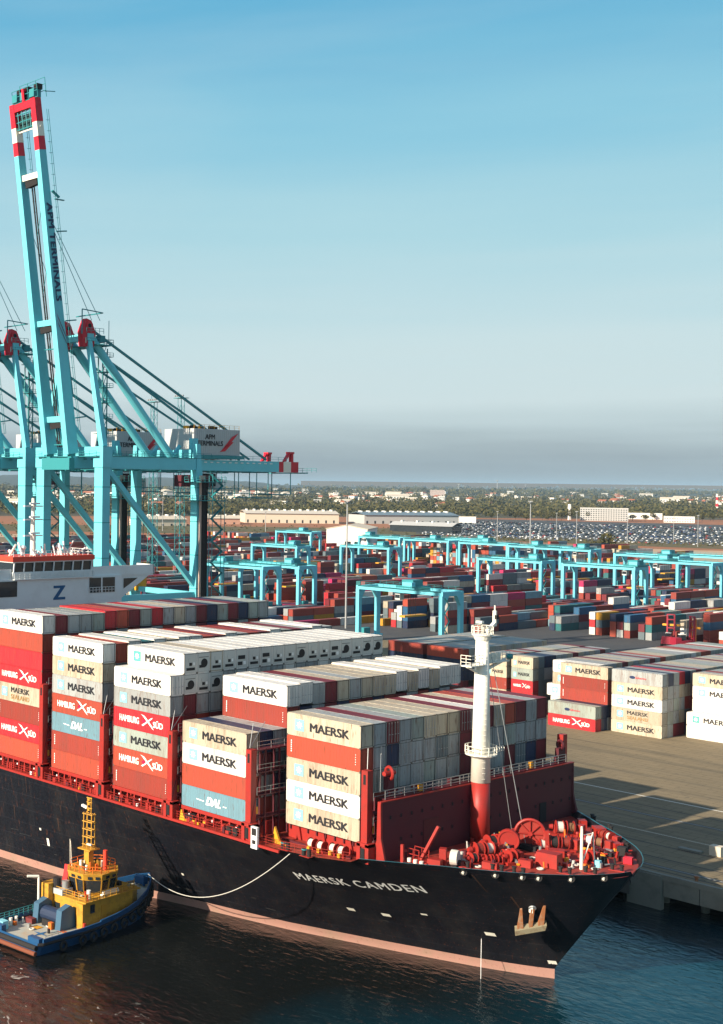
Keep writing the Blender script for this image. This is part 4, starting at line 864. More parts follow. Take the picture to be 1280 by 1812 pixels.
def build_container(s):
    o = ob('refrigerated_container' if s['reef'] else 'shipping_container', CM40 if s['L'] == 40 else CM20, None, (s['x'], s['y'], s['z']), (0, 0, s['rz']))
    P = CP[s['col']]; o.material_slots[0].link = 'OBJECT'; o.material_slots[0].material = P
    tag(o, s['label'], 'refrigerated container' if s['reef'] else 'container', s['group'])
    hl = (CL if s['L'] == 40 else 6.06)/2; big = pix((s['x'], s['y'], s['z']))[2] < 330
    if s['mark']:
        l = ob('lettering', LM['M' if s['mark'] == 'Mg' else s['mark']], o)
        if s['L'] != 40: l.scale = (.5, 1, .7); l.location = (0, 0, .4)
        if s['mark'] in ('M', 'MS', 'Mg'):
            e_ = ob('emblem', EMG if s['mark'] == 'Mg' else EM, o)
            if s['L'] != 40: e_.scale = (.5, 1, .8)
    if s['endv'] and big and s['rz'] == 0:
        if s['reef']: ob('refrigeration_unit', REEF[s['end']], o, (hl-.03, 0, CH/2))
        elif s['end'] == 'door':
            for y in (-.585, .585):
                d = ob('door', DOOR, o, (hl-.03, y, CH/2)); d.material_slots[0].link = 'OBJECT'; d.material_slots[0].material = P
    return o
Z0 = 17.05; DT = 2.89
TIER = ['bottom', 'second', 'third', 'fourth', 'fifth', 'sixth', 'seventh', 'eighth']
MKTXT = {'M': 'black lettering', 'Mg': 'green emblem', 'MS': 'faded two-line lettering', 'HS': 'white arrow lettering', 'DAL': 'slanted white lettering', 'SAF': 'small oval emblem', 'HSA': 'pink arrow', 'code': 'serial numbers', None: 'unlettered'}
SHG = 'containers stacked on the ship'
def side_label(col, mk, t, where): return '%s container, %s, %s tier of %s' % (col, MKTXT[mk], TIER[t], where)
# bay next to the bulkhead (A): sixteen rows
YA = lambda n: 1.22+2.5*n
A1 = ['cream', 'grey', 'maroon', 'grey', 'pale green-grey', 'cream', 'cream', 'cream', 'maroon', 'white', 'maroon', 'cream', 'orange-red', 'maroon', 'grey', 'maroon']
A2 = ['maroon', 'grey', 'navy', 'grey', 'grey', 'grey', 'slate grey', 'grey', 'maroon', 'maroon', 'grey', 'grey', 'pale green-grey', 'grey', 'grey', 'grey']
A3 = ['grey', 'pale green-grey', 'pale green-grey', 'grey', 'grey', 'pale green-grey', 'grey', 'grey', 'maroon', 'grey', 'grey', 'grey', 'maroon', 'slate grey', 'navy', 'maroon']
bayA = 'the bay behind the red bulkhead'
for t, (c_, mk) in enumerate([('cream', 'M'), ('white', 'M'), ('cream', 'M'), ('orange-red', 'code'), ('cream', 'M')]):
    spec(BAYX[0], YA(0), Z0+DT*t, c_, '%s, %s, %s tier of near stack behind red bulkhead' % (c_+' container', MKTXT[mk], TIER[t]), SHG, mark=mk, side=True, endv=t > 1, top=t == 4, force=True)
for tt, arr in ((4, A1), (3, A2), (2, A3)):
    for n in range(1, 16):
        if arr[n] == 'cream' and tt < 4: pass
        spec(BAYX[0], YA(n), Z0+DT*tt, arr[n], '%s container, %s tier, %s row from camera, behind red bulkhead' % (arr[n], TIER[tt], orda(n)), SHG, end='door' if (n*7+tt) % 3 == 0 else 'plain', endv=True, top=tt == 4)
YB = lambda n: -4.4+1.22+2.52*n
# bay B
for t, (c_, mk) in enumerate([('light blue', 'DAL'), ('orange-red', None), ('white', 'M'), ('cream', 'M')]):
    spec(BAYX[1], YB(0), Z0+DT*t, c_, side_label(c_, mk, t, 'outer stack in second bay from bow'), SHG, mark=mk, side=True, endv=t > 1, top=t == 3, force=True)
for n, c3, c4 in ((1, 'maroon', 'navy'), (2, 'slate grey', 'grey')):
    spec(BAYX[1], YB(n), Z0+DT*3, c4, '%s container, fourth tier, %s row of second bay from bow' % (c4, orda(n)), SHG, endv=True)
    spec(BAYX[1], YB(n), Z0+DT*2, c3, '%s container, third tier, %s row of second bay from bow' % (c3, orda(n)), SHG, endv=True, top=False)
spec(BAYX[1], YB(3), Z0+DT*5-.15, 'white', 'bright white container, black lettering, top of raised stack in second bay from bow', SHG, mark='M', side=True, endv=True, end='door', force=True)
spec(BAYX[1], YB(3), Z0+DT*4-.15, 'brown-red', 'brown-red container with serial numbers under white one in second bay from bow', SHG, mark='code', side=True, endv=True, top=False, force=True)
spec(BAYX[1], YB(3), Z0+DT*3-.15, 'slate grey', 'slate grey container at foot of raised stack in second bay from bow', SHG, side=True, endv=True, top=False)
B6 = ['', '', '', '', 'white', 'grey', 'maroon', 'cream', 'grey', 'cream', 'cream', 'cream', 'white', 'cream', 'white', 'cream', 'white', 'white']
for n in range(4, 18):
    spec(BAYX[1], YB(n), Z0+DT*5-(.0 if B6[n] == 'white' else .25), B6[n], '%s container, top tier, %s row of second bay from bow' % (B6[n], orda(n)), SHG, end='plain' if n in (6, 7, 8, 9) else 'door', endv=True)
# bay C, refrigerated
for t, (c_, mk) in enumerate([('brown-red', 'code'), ('orange-red', 'HS'), ('pale green-grey', 'M'), ('bright red', 'HS'), ('grey', 'M'), ('white', 'M')]):
    spec(BAYX[2], YB(0), Z0+DT*t, c_, side_label(c_, mk, t, 'outer stack in third bay from bow'), SHG, mark=mk, side=True, endv=t > 3, top=t == 5, end='door' if t == 5 else 'plain', force=True)
for n in range(1, 18):
    spec(BAYX[2], YB(n), Z0+DT*6, 'white' if n != 3 else 'cream', 'cream refrigerated container, top tier, %s row of third bay from bow' % orda(n), 'refrigerated containers on the ship', mark='Mg' if n == 1 else None, side=n == 1, endv=True, end=[0, 0, 1, 0, 0, 2, 0, 2, 0, 0, 1, 0, 0, 2, 1, 0, 1, 1][n], reef=True, force=n == 1)
    if n < 4: spec(BAYX[2], YB(n), Z0+DT*5, 'white', 'white refrigerated container, sixth tier, %s row of third bay from bow' % orda(n), 'refrigerated containers on the ship', endv=True, end=n % 2, top=False, reef=True)
    else: spec(BAYX[2], YB(n), Z0+DT*5, 'grey' if n % 3 else 'white', '%s container under the refrigerated one, %s row of third bay' % ('grey' if n % 3 else 'white', orda(n)), SHG, endv=True, top=False)
    if n < 5: spec(BAYX[2], YB(n), Z0+DT*4, ['', 'maroon', 'grey', 'grey', 'slate grey'][n], '%s container, fifth tier, %s row of third bay from bow' % (['', 'maroon', 'grey', 'grey', 'slate grey'][n], orda(n)), SHG, endv=True, top=False)
# bay D
for t, (c_, mk) in enumerate([('orange-red', 'code'), ('brown-red', 'code'), ('light blue', 'DAL'), ('orange-red', 'HS'), ('grey', 'M'), ('cream', 'M'), ('white', 'M')]):
    spec(BAYX[3], YB(0), Z0+DT*t, c_, side_label(c_, mk, t, 'outer stack in fourth bay from bow'), SHG, mark=mk, side=True, endv=t > 3, top=t == 6, force=True)
D7 = ['', 'orange-red', 'white', 'teal', 'white', 'cream', 'white', 'white', 'orange-red', 'maroon', 'white', 'grey', 'brown-red', 'maroon', 'white', 'pale green-grey', 'maroon', 'grey', 'white', 'grey']
for n in range(1, 20): spec(BAYX[3], YB(n), Z0+DT*6+(.12 if D7[n] == 'white' else -.12), D7[n], '%s container, top tier, %s row of fourth bay from bow' % (D7[n], orda(n)), SHG, endv=True, side=D7[n] == 'white')
spec(BAYX[3], YB(1), Z0+DT*5-.13, 'slate grey', 'slate grey container, sixth tier, second row of fourth bay from bow', SHG, endv=True, top=False)
# bay E
for t, (c_, mk) in enumerate([('orange-red', 'code'), ('bright red', 'HS'), ('brown-red', 'code'), ('cream', 'MS'), ('bright red', 'HS'), ('bright red', None), ('orange-red', None), ('white', 'M')]):
    spec(BAYX[4], YB(0), Z0+DT*t, c_, side_label(c_, mk, t, 'outer stack in bay before deckhouse'), SHG, mark=mk, side=True, endv=t > 4, top=t == 7, force=True)
E8 = ['', 'maroon', 'grey', 'grey', 'pale green-grey', 'bright red', 'orange-red', 'maroon', 'pale green-grey', 'bright red', 'grey', 'cream', 'grey', 'maroon', 'navy', 'pale green-grey', 'maroon', 'navy', 'pale green-grey', 'grey']
for n in range(1, 20): spec(BAYX[4], YB(n), Z0+DT*7+(.1 if n > 4 else -.15), E8[n], '%s container, top tier, %s row of bay before white deckhouse' % (E8[n], orda(n)), SHG, endv=True)
# unseen filling of the bays (one dark mass per hold stack is not built); quay stacks
QG = 'containers stacked on the quay'; QZ = 5.02
def qs(xc, y, t, c_, mk, where, L=40, **k): spec(xc, y, QZ+DT*t, c_, '%s container, %s, %s tier, %s' % (c_, MKTXT[mk], TIER[t], where), QG, L=L, mark=mk, **k)
XR, XQ, XLq = -39.9, -54.2, -67.4
for t, (c_, mk) in enumerate([('white', None), ('white', 'Mg')]): qs(XR, 168.4, t, c_, mk, 'front stack of rightmost quay block', side=True, endv=True, top=t == 1, force=True)
for t, (c_, mk) in ((2, ('white', 'HSA')), (3, ('white', 'M')), (4, ('cream', 'M'))): qs(XR, 170.95, t, c_, mk, 'second row of rightmost quay block', side=True, endv=True, top=t == 4, force=True)
for t, (c_, mk) in enumerate([('cream', 'M'), ('cream', 'MS'), ('white', 'M'), ('cream', 'M'), ('grey', 'SAF')]): qs(XQ, 161.6, t, c_, mk, 'near face of middle quay stack', side=True, endv=True, top=t == 4, force=True)
QE = [['grey', 'pale green-grey', 'grey', 'grey', 'navy'], ['maroon', 'grey', 'pale green-grey', 'grey', 'grey'], ['maroon', 'cream', 'grey', 'cream', 'bright red'], ['navy', 'slate grey', 'brown-red', 'cream', 'navy']]
for n in range(4):
    for t in range(5):
        qs(XQ, 164.1+2.5*n, t, QE[n][t], None, '%s row of middle quay stack' % orda(n+1), endv=True, top=t == 4, end='door' if (n+t) % 2 else 'plain')
for t, (c_, mk) in enumerate([('bright red', 'HS'), ('pale green-grey', 'SAF')]): qs(XLq, 156.6, t, c_, mk, 'front of quay stack nearest bulkhead', side=True, endv=True, top=t == 1, force=True)
for t, c_ in enumerate(['navy', 'navy']): qs(XLq, 159.1, t, c_, None, 'second row of quay stack nearest bulkhead', endv=True, top=False)
for t, (c_, mk) in ((2, ('brown-red', 'code')), (3, ('brown-red', 'code')), (4, ('cream', 'M'))): qs(XLq, 161.6, t, c_, mk, 'raised part of quay stack nearest bulkhead', side=True, endv=True, top=t == 4, force=True)
for t, (c_, xo, mk) in enumerate([('white', 0, None), ('white', -4.2, 'M'), ('white', -5.2, 'M'), ('cream', -3.7, 'M'), ('white', -3.7, 'M')]):
    qs(XLq+xo, 164.2, t, c_, mk, 'half hidden stack at left of brown-red quay pair', side=True, endv=False, top=t == 4, force=t > 0)
for t, (c_, mk) in enumerate([('bright red', 'HS'), ('bright red', 'HS'), ('pale green-grey', 'M'), ('cream', 'M')]): qs(-84.9, 163.0, t+1, c_, mk, 'short stack right of the foremast', L=20, side=True, endv=True, top=t == 3, force=True)
for n in range(3):
    for t in range(1, 5): c_ = R.choice(['slate grey', 'grey', 'navy', 'slate grey']); qs(-84.9, 165.5+2.5*n, t, c_, None, '%s row behind short stack right of foremast' % orda(n), L=20, endv=True, top=t == 4)
for t, (c_, mk) in enumerate([('cream', 'M'), ('brown-red', 'code'), ('cream', 'M'), ('cream', None)]): qs(-91.9, 162.4, t+1, c_, mk, 'short stack just behind the foremast', L=20, side=True, endv=False, top=t == 3, force=True)
TOPC = ['grey', 'cream', 'pale green-grey', 'grey', 'cream', 'orange-red', 'grey', 'pale green-grey', 'maroon', 'white', 'cream', 'brown-red', 'grey']
for xc, y0, n, nm in ((XR, 173.4, 28, 'right'), (XQ, 174.1, 26, 'middle'), (XLq-3.6, 166.7, 27, 'left'), (-84.9, 173.0, 10, 'short'), (-91.9, 164.9, 13, 'far left short')):
    for k in range(n):
        c_ = TOPC[(k*5+int(-xc)+(k*k) % 3) % 13]; L = 20 if 'short' in nm else 40
        if nm == 'right' and k < 3: c_ = ['grey', 'brown-red', 'grey'][k]
        qs(xc, y0+2.5*k, 4, c_, None, '%s row behind, %s quay column' % (orda(k), nm), L=L, endv=(nm == 'left' and False) or k > 27)
        if k in (n-1,):
            for t in range(4): qs(xc, y0+2.5*k, t, 'brown-red', None, 'back row of %s quay column' % nm, L=L, top=False)
FILL = []
def fill(xc, y, t0, t1, z0=Z0, L=40):
    for t in range(t0, t1): FILL.append((xc, y, z0+DT*t-.02, L, ['brown-red', 'grey', 'navy', 'maroon'][(t+int(y)) % 4]))
for n in range(1, 16): fill(BAYX[0], YA(n), 0, 2)
for n in range(1, 20):
    fill(BAYX[1], YB(n), 0, 2 if n < 3 else (3 if n == 3 else (4 if n < 18 else 3))); fill(BAYX[2], YB(n), 0, 4 if n < 5 else 5); fill(BAYX[3], YB(n), 0, 5 if n == 1 else 6); fill(BAYX[4], YB(n), 0, 7)
fill(BAYX[1], YB(3), 2, 3)
for n in range(4, 18): fill(BAYX[1], YB(n), 4, 5, Z0-.3)
for n in range(28): fill(XR, 173.4+2.5*n, 0, 4, QZ); fill(XQ, 174.1+2.5*n, 0, 4, QZ) if n < 25 else 0; fill(XLq-3.6, 166.7+2.5*n, 0, 4, QZ) if n < 26 else 0
for n in range(10): fill(-84.9, 173+2.5*n, 0, 4, QZ, 20)
for n in range(13): fill(-91.9, 164.9+2.5*n, 0, 4, QZ, 20)
for xc in (-84.9, -91.9): fill(xc, 163.0, 0, 1, QZ, 20)
for n in range(3): fill(-84.9, 165.5+2.5*n, 0, 1, QZ, 20)
fill(XR, 170.95, 0, 2, QZ); fill(XLq, 161.6, 0, 2, QZ)
# long stack pair behind the foremast
for xc, nm in ((-136.2, 'left'), (-122.6, 'right')):
    for k in range(16):
        c_ = ['grey', 'pale green-grey', 'grey', 'cream'][k % 4] if k else ('orange-red' if nm == 'right' else 'brown-red')
        spec(xc, 183+2.5*k, 5.02+DT*3, c_ if k else c_, '%s container, top tier, %s row of %s block behind foremast' % (c_, orda(k), nm), 'containers in blocks behind the foremast', side=k == 0, endv=True, top=True)
        for t in range(3):
            c2 = 'navy' if t > 0 else 'maroon'
            if k == 0 or t > 0: spec(xc, 183+2.5*k, 5.02+DT*t, c2, '%s container, %s tier, %s row of %s block behind foremast' % (c2, TIER[t], orda(k), nm), 'containers in blocks behind the foremast', side=k == 0, endv=nm == 'right', top=False)
# the yard: containers end-on to the camera in lanes running inland
YR = random.Random(21)
YC_ = ['brown-red']*7+['orange-red']*6+['maroon']*5+['navy']*4+['slate grey']*3+['grey']*3+['white']*3+['cream']*2+['teal']*2+['blue']*2+['bright red']*2+['magenta', 'magenta', 'yellow', 'yellow', 'pale green-grey', 'light blue']
YG = 'containers in the yard lanes'
LANES = []
x = -112.0; li = 0
while x > -780:
    LANES.append((x-28.5, li)); x -= 40.0 if li % 2 else 36.0; li += 1
RTP = [at(px, py, 25.5) for px, py in ((785, 1047), (960, 992), (1125, 1003), (1202, 984), (1320, 986), (709, 951), (690, 968), (795, 956), (994, 968), (467, 1002), (531, 1001), (527, 966), (552, 941), (900, 962), (1046, 972), (1262, 996), (860, 955))]
def lowzone(x, y):
    for q in RTP:
        cxx, cyy = q.x-18.6, q.y+5.2
        u = (Vector((cxx, cyy))-Vector((CAM.x, CAM.y))); D_ = u.length; u.normalize(); v = Vector((x-cxx, y-cyy)); a = -v.dot(u); c_ = abs(v.x*u.y-v.y*u.x)
        if -10 < a < 75 and c_ < 24: return 1 if a < 45 else 2
    return 9
def yard_y0(xc):
    q = pix((xc, 345, 5)); return 345 if xc > -205 else (300 if xc > -250 else 262)
for lx, li in LANES:
    for r_ in range(10):
        xc = lx+r_*2.85; y = yard_y0(xc)+6.5+YR.choice([0, 12.6]); jj = 0
        hts = YR.choice([2, 3, 4])
        while y < (640 if xc > -420 else 900):
            if (jj % 7) == 6: y += 12
            if YR.random() < .4: hts = YR.choice([0, 0, 1, 1, 2, 2, 3, 3, 4]) if xc < -150 else YR.choice([1, 2, 3, 4])
            hcol = YR.choice(YC_)
            if xc < -300 and y > 560: hcol = YR.choice(['orange-red', 'white', 'light blue', 'orange-red', 'cream', 'yellow', 'brown-red', 'bright red', 'teal'])
            q = pix((xc, y, 12))
            if -40 < q[0] < 1320:
                hts_ = min(hts, lowzone(xc, y))
                for t in range(hts_):
                    c_ = hcol if YR.random() < .25 else YR.choice(YC_)
                    spec(xc, y, 5.04+DT*t, c_, '%s container, tier %s, end-on in yard lane %s, row %s, slot %s' % (c_, ORD[t], ORD[li], ORD[r_], orda(jj)), YG, rz=-math.pi/2, side=True, endv=r_ == 9 or t > 1, top=t == hts_-1)
            y += 12.55; jj += 1
# big loose stacks of coloured containers far behind the gantries
for cx0, cy0, nx, nt, ny in ((-470, 640, 22, 6, 3), (-560, 700, 14, 6, 3), (-640, 760, 30, 4, 2), (-760, 700, 24, 5, 2), (-360, 690, 12, 4, 2)):
    for i in range(nx):
        for k in range(ny):
            for t in range(max(1, nt-YR.choice([0, 0, 1, 1, 2]))):
                c_ = YR.choice(['orange-red', 'orange-red', 'orange-red', 'brown-red', 'white', 'cream', 'light blue', 'blue', 'grey', 'bright red', 'yellow'])
                spec(cx0+i*2.6, cy0+k*12.5, 5.04+DT*t, c_, 'x', YG, rz=-math.pi/2, side=k == 0, top=t == nt-1)
for s in SPECS: s['a'] = area(s)+(1e6 if s['force'] else 0)
dry = [s for s in SPECS if not s['reef']]; dry.sort(key=lambda s: -s['a'])
seen = {}
for s in dry[:300]:
    if s['label'] in seen: print('DUP', s['label'])
    seen[s['label']] = 1
print('containers', len(SPECS), 'dry', len(dry), 'cut', dry[299]['a'], 'yard among', sum(1 for s in dry[:300] if s['group'] == YG))
for s in dry[:300]: build_container(s)
for s in SPECS:
    if s['reef']: build_container(s)
b = MB()
for s in dry[300:]:
    hl = (CL if s['L'] == 40 else 6.06)/2-.04; hw = CW/2-.02
    if s['rz'] == 0: b.box((s['x']-hl, s['y']-hw, s['z']), (s['x']+hl, s['y']+hw, s['z']+CH-.03), CP[s['col']])
    else: b.box((s['x']-hw, s['y']-hl, s['z']), (s['x']+hw, s['y']+hl, s['z']+CH-.03), CP[s['col']])
for x_, y_, z_, L_, c_ in FILL:
    hl = (CL if L_ == 40 else 6.06)/2-.04; hw = CW/2-.02; b.box((x_-hl, y_-hw, z_), (x_+hl, y_+hw, z_+CH-.03), CP[c_])
o = b.build('container_stacks'); tag(o, 'mass of hundreds of farther coloured containers filling the yard lanes', 'containers', None, 'stuff')
#@@CRANES
# ------------------------------------------------------------------ ship-to-shore cranes (origin between the four legs, on the quay)
def make_sts():
    O = Vector((-138, 76.5, 5)); cy = M_['cyan']; te = M_['teal']
    root = empty('quay_crane', O, 'light blue quay crane with red-tipped raised boom, nearest the camera', 'crane', 'light blue quay cranes')
    def add(b, name, parent=root):
        o = b.build(name, parent)
        if parent is root: o.location = -O
        return o
    YW, YL = 62.0, 91.0
    for sx in (11, -11):
        x = -138+sx
        b = MB(); b.beam((x, YW, 6.5), (x, YW, 64.5), 2.9, 2.2, cy, (1, 0, 0)); b.box((x-1.7, YW-1.3, 64.5), (x+1.7, YW+1.5, 69.2), cy)
        for z in range(12, 62, 8): b.box((x-1.5, YW-1.15, z), (x+1.5, YW+1.15, z+.16), te); b.box((x-1.62, YW-.3, z+.5), (x-1.47, YW+.3, z+6.5), te)
        add(b, 'leg')
        b = MB(); b.beam((x, YL, 6.5), (x, YL, 64.5), 2.2, 1.7, cy, (1, 0, 0)); b.beam((x, YL, 64.5), (x, YL, 70.5), 2.0, 1.6, cy, (1, 0, 0), 1.2, 1.2)
        for z in range(12, 62, 8): b.box((x-1.15, YL-.9, z), (x+1.15, YL+.9, z+.16), te)
        add(b, 'leg')
        b = MB(); b.box((x-.75, YW+1.1, 64.3), (x+.75, YL-.85, 67.0), cy); b.box((x-.9, YW+1.1, 67.01), (x+.9, YL+5, 67.15), te); b.rail([(x+.9, YW+1, 67.15), (x+.9, YL+4, 67.15)], 1.1, te, 2.5, .05); add(b, 'tie_beam')
        b = MB(); b.beam((x, YW+1.3, 64.2), (x, YL-.6, 37.0), 1.15, 1.15, cy); add(b, 'brace')
        b = MB(); b.box((x-.7, YW+1.1, 33.9), (x+.7, YL-.85, 35.3), cy); add(b, 'portal_beam')
        for y in (YW, YL):
            b = MB(); b.box((x-4.5, y-.7, 6.0), (x+4.5, y+.7, 7.4), cy)
            for k in range(8): b.tube((x-3.9+k*1.1, y-.35, 5.42), (x-3.9+k*1.1, y+.35, 5.42), .38, te, 10)
            for k in (-1, 1): b.box((x+k*2.3-1.6, y-.5, 5.4), (x+k*2.3+1.6, y+.5, 6.0), te)
            add(b, 'bogie')
    for y, w in ((YW, 1.6), (YL, 1.3)):
        b = MB(); b.box((-147.6, y-w/2, 34.0), (-128.4, y+w/2, 35.2), cy); add(b, 'portal_beam')
        b = MB(); b.box((-147.6, y-w/2, 67.1), (-128.4, y+w/2, 69.2), cy); b.box((-149.5, y-w/2-1.4, 66.9), (-126.5, y-w/2-.02, 67.05), te); b.rail([(-149.5, y-w/2-1.4, 67.05), (-126.5, y-w/2-1.4, 67.05)], 1.1, te, 2.5, .05); add(b, 'cross_beam')
    # elevator and stairs beside the landside leg
    b = MB(); x = -125.2; b.box((x-.5, YL-.3, 20), (x+.3, YL+.9, 63), mat('pale lift shaft', (.50, .36, .30), .6)); b.box((x+.3, YL-.2, 18), (x+.9, YL+1.2, 62), M_['rubber']); add(b, 'lift_shaft')
    b = MB(); x = -125.6; z = 6.0; k = 0
    while z < 62:
        b.beam((x+2.2, YL+1.5+(3.6 if k % 2 else 0), z), (x+2.2, YL+1.5+(0 if k % 2 else 3.6), z+2.6), .8, .12, te); b.rail([(x+1.7, YL+1.5, z+2.6), (x+1.7, YL+5.1, z+2.6)], 1, te, 1.8, .05); z += 2.6; k += 1
    for q in ((1.6, 1.3), (2.8, 1.3), (1.6, 5.3), (2.8, 5.3)): b.tube((x+q[0], YL+q[1], 5.4), (x+q[0], YL+q[1], 63), .09, te, 5)
    add(b, 'stair_tower')
    b = MB()
    for z in (61.4, 57.0): b.box((-128.6, YL-2.4, z), (-123, YL+6, z+.15), te); b.rail([(-128.6, YL-2.4, z+.15), (-123, YL-2.4, z+.15), (-123, YL+6, z+.15)], 1.1, te, 1.4, .05)
    add(b, 'platform')
    # back girders
    for sx in (4, -4):
        x = -138+sx
        b = MB(); b.box((x-.7, 58.6, 64.3), (x+.7, 125.9, 67.0), cy); b.box((x-.7, 125.9, 64.3), (x+.7, 127.6, 67.0), M_['crred']); b.box((x-.7, 127.6, 64.3), (x+.7, 130.4, 67.0), M_['crwhite']); b.box((x-.7, 130.4, 64.3), (x+.7, 133.2, 67.0), M_['crred'])
        b.beam((x, 128.4, 67.0), (x, 130.2, 69.2), .7, .6, M_['crred']); b.box((x-.5, 130.8, 67.0), (x+.5, 131.5, 69.4), M_['crred']); b.box((x-.8, 130.0, 69.1), (x+.8, 131.5, 69.6), M_['crred'])
        for k in range(30): b.cbox((x+.78, 62+k*2.1, 66.4), (.12, .9, .25), M_['whiteletter'] if k > 16 else te)
        add(b, 'girder')
        b = MB(); b.tube((x, 63.5, 94.6), (x, 89.0, 67.6), 1.0, cy, 12, .95); add(b, 'strut')
        b = MB(); b.tube((x, 89.2, 67.1), (x, 91.8, 70.2), .5, cy, 8); b.beam((x, 64, 96.2), (x+.2*sx, 121, 67.4), .5, .5, te); b.beam((x, 63.6, 92.0), (x-.2*sx, 116.5, 67.4), .42, .42, te); add(b, 'tie_bar')
        b = MB(); b.beam((-138+sx*2.75, YW+.2, 69.2), (x+(.3 if sx > 0 else -.3), 62.8, 94.5), 1.5, 1.3, cy, (1, 0, 0), 1.1, 1.1); add(b, 'mast_post')
    b = MB(); b.box((-143.2, 57.0, 63.9), (-132.8, 58.5, 66.6), te)
    for k in range(10): b.box((-142.8, 66+k*6.2, 64.0), (-133.2, 66.3+k*6.2, 64.28), te)
    b.rail([(-132.6, 60, 67), (-132.6, 128, 67)], 1.1, te, 3, .05); b.rail([(-128, 134.2, 64.3), (-144, 134.2, 64.3)], 1.1, te, 1.5, .05); b.box((-144, 133.2, 64.0), (-131, 134.4, 64.28), te); add(b, 'walkway')
    # hanging trolley, cab and maintenance cages below the girder
    b = MB(); dk = M_['rubber']
    b.box((-141.5, 97, 60.3), (-134.5, 103, 63.2), mat('trolley dark red', (.10, .02, .03), .5)); b.box((-140, 103.4, 60.5), (-136, 106, 63.6), dk); b.box((-139.4, 106.2, 59.6), (-136.6, 109, 62.4), M_['house']); b.box((-139.3, 109, 59.9), (-136.7, 109.1, 61.8), M_['window'])
    add(b, 'trolley')
    for y0, y1, zb in ((103, 112, 58.8), (124, 131, 58.5), (118.5, 124, 57.6)):
        b = MB()
        for x in (-142, -134):
            for y in (y0, y1): b.tube((x, y, zb), (x, y, 64.2), .13, te, 5)
            b.tube((x, y0, zb), (x, y1, zb), .14, te, 5); b.tube((x, y0, zb+1.1), (x, y1, zb+1.1), .1, te, 5)
        for y in (y0, y1): b.tube((-142, y, zb), (-134, y, zb), .14, te, 5)
        b.box((-142, y0, zb-.15), (-134, y1, zb), te); add(b, 'maintenance_cage')
    # machinery house
    b = MB(); b.box((-143.6, 95.5, 68.2), (-132.9, 111.2, 74.6), M_['house']); b.box((-143.9, 95.2, 67.3), (-132.5, 112.5, 68.15), te)
    for k in range(22): b.box((-132.88, 95.9+k*.7, 68.4), (-132.84, 96.0+k*.7, 74.4), M_['greywall'])
    mh = add(b, 'machinery_house')
    b = MB()
    for k in range(9): b.cbox((-135+R.uniform(-6, 1), 96.5+k*1.3, 75.0), (1.2, .9, R.uniform(.5, 1.0)), [M_['yellow'], dk, dk][k % 3])
    b.rail([(-133, 95.6, 74.6), (-133, 111, 74.6)], 1.0, M_['yellow'], 1.6, .05); b.box((-131.2, 92.4, 66.8), (-130, 94.2, 72), cy); add(b, 'roof_gear')
    for txt, z in (('APM', 72.6), ('TERMINALS', 71.0)):
        me = textmesh(txt, 1.7, M_['blackletter'], .03); me.transform(Matrix.Rotation(rad(90), 4, 'X')); me.transform(Matrix.Rotation(rad(90), 4, 'Z')); o = ob('lettering', me, mh); o.location = (-132.78, 100.9, z)
    b = MB(); b.prism([(105, 69.6), (107, 70.4), (110.6, 73.8), (108.3, 72.8)], -132.8, -132.77, M_['crred'], 'x'); b.prism([(104.2, 69.0), (106, 69.2), (109, 71.6), (107.4, 71.4)], -132.8, -132.77, M_['crred'], 'x'); b.build('logo', mh)
    # apex
    b = MB(); b.box((-143.2, 62.0, 93.6), (-132.8, 63.8, 95.2), cy)
    for sx in (4, -4):
        x = -138+sx; b.prism([(61.0, 92.2), (64.0, 92.2), (64.6, 95.4), (63.2, 98.2), (61.8, 98.6), (60.6, 95.6)], x-.9, x+.9, M_['crred'], 'x'); b.tube((x-1.1, 62.6, 97), (x+1.1, 62.6, 97), 1.0, M_['crred'], 14); b.tube((x-1.15, 62.6, 97), (x+1.15, 62.6, 97), .5, dk, 10)
    b.box((-144, 64, 92.6), (-131.6, 68.6, 92.8), te); b.rail([(-131.6, 60.5, 92.8), (-131.6, 68.6, 92.8), (-144, 68.6, 92.8)], 1.2, te, 1.2, .06); b.rail([(-132, 61, 95.2), (-132, 66, 95.2)], 1.2, te, 1.2, .06)
    b.path([(-133, 60.4, 95), (-133, 60.4, 100.6), (-133, 66.5, 100.2), (-143, 66.5, 100.2)], .14, te); b.tube((-132, 67.5, 93), (-132, 67.5, 98.4), .08, te, 5); b.cbox((-134, 66.6, 94.2), (2, 1.4, 1.6), te)
    add(b, 'apex_sheaves')
    b = MB()
    for x in (-137.2, -138.8):
        for y in (70.0, 71.4): b.tube((x, y, 67.2), (x, y, 92.6), .16, te, 5)
    z = 69
    while z < 92:
        b.box((-139.6, 69.4, z), (-136.4, 72.6, z+.12), te); b.rail([(-136.4, 69.4, z), (-136.4, 72.6, z)], 1, te, 1, .06)
        b.beam((-137.2, 70, z), (-137.2, 71.4, z+3.4), .12, .12, te); z += 3.6
    add(b, 'ladder_tower')
    # raised boom
    D0 = Vector((0, 58.6, 66.6)); D1 = Vector((0, 47.2, 146.4)); d = (D1-D0).normalized(); L = (D1-D0).length; nrm = Vector((0, d.z, -d.y))   # nrm: landward
    def bp(x, s, w=0): return Vector((x, D0.y, D0.z))+d*s+nrm*w
    boom = None
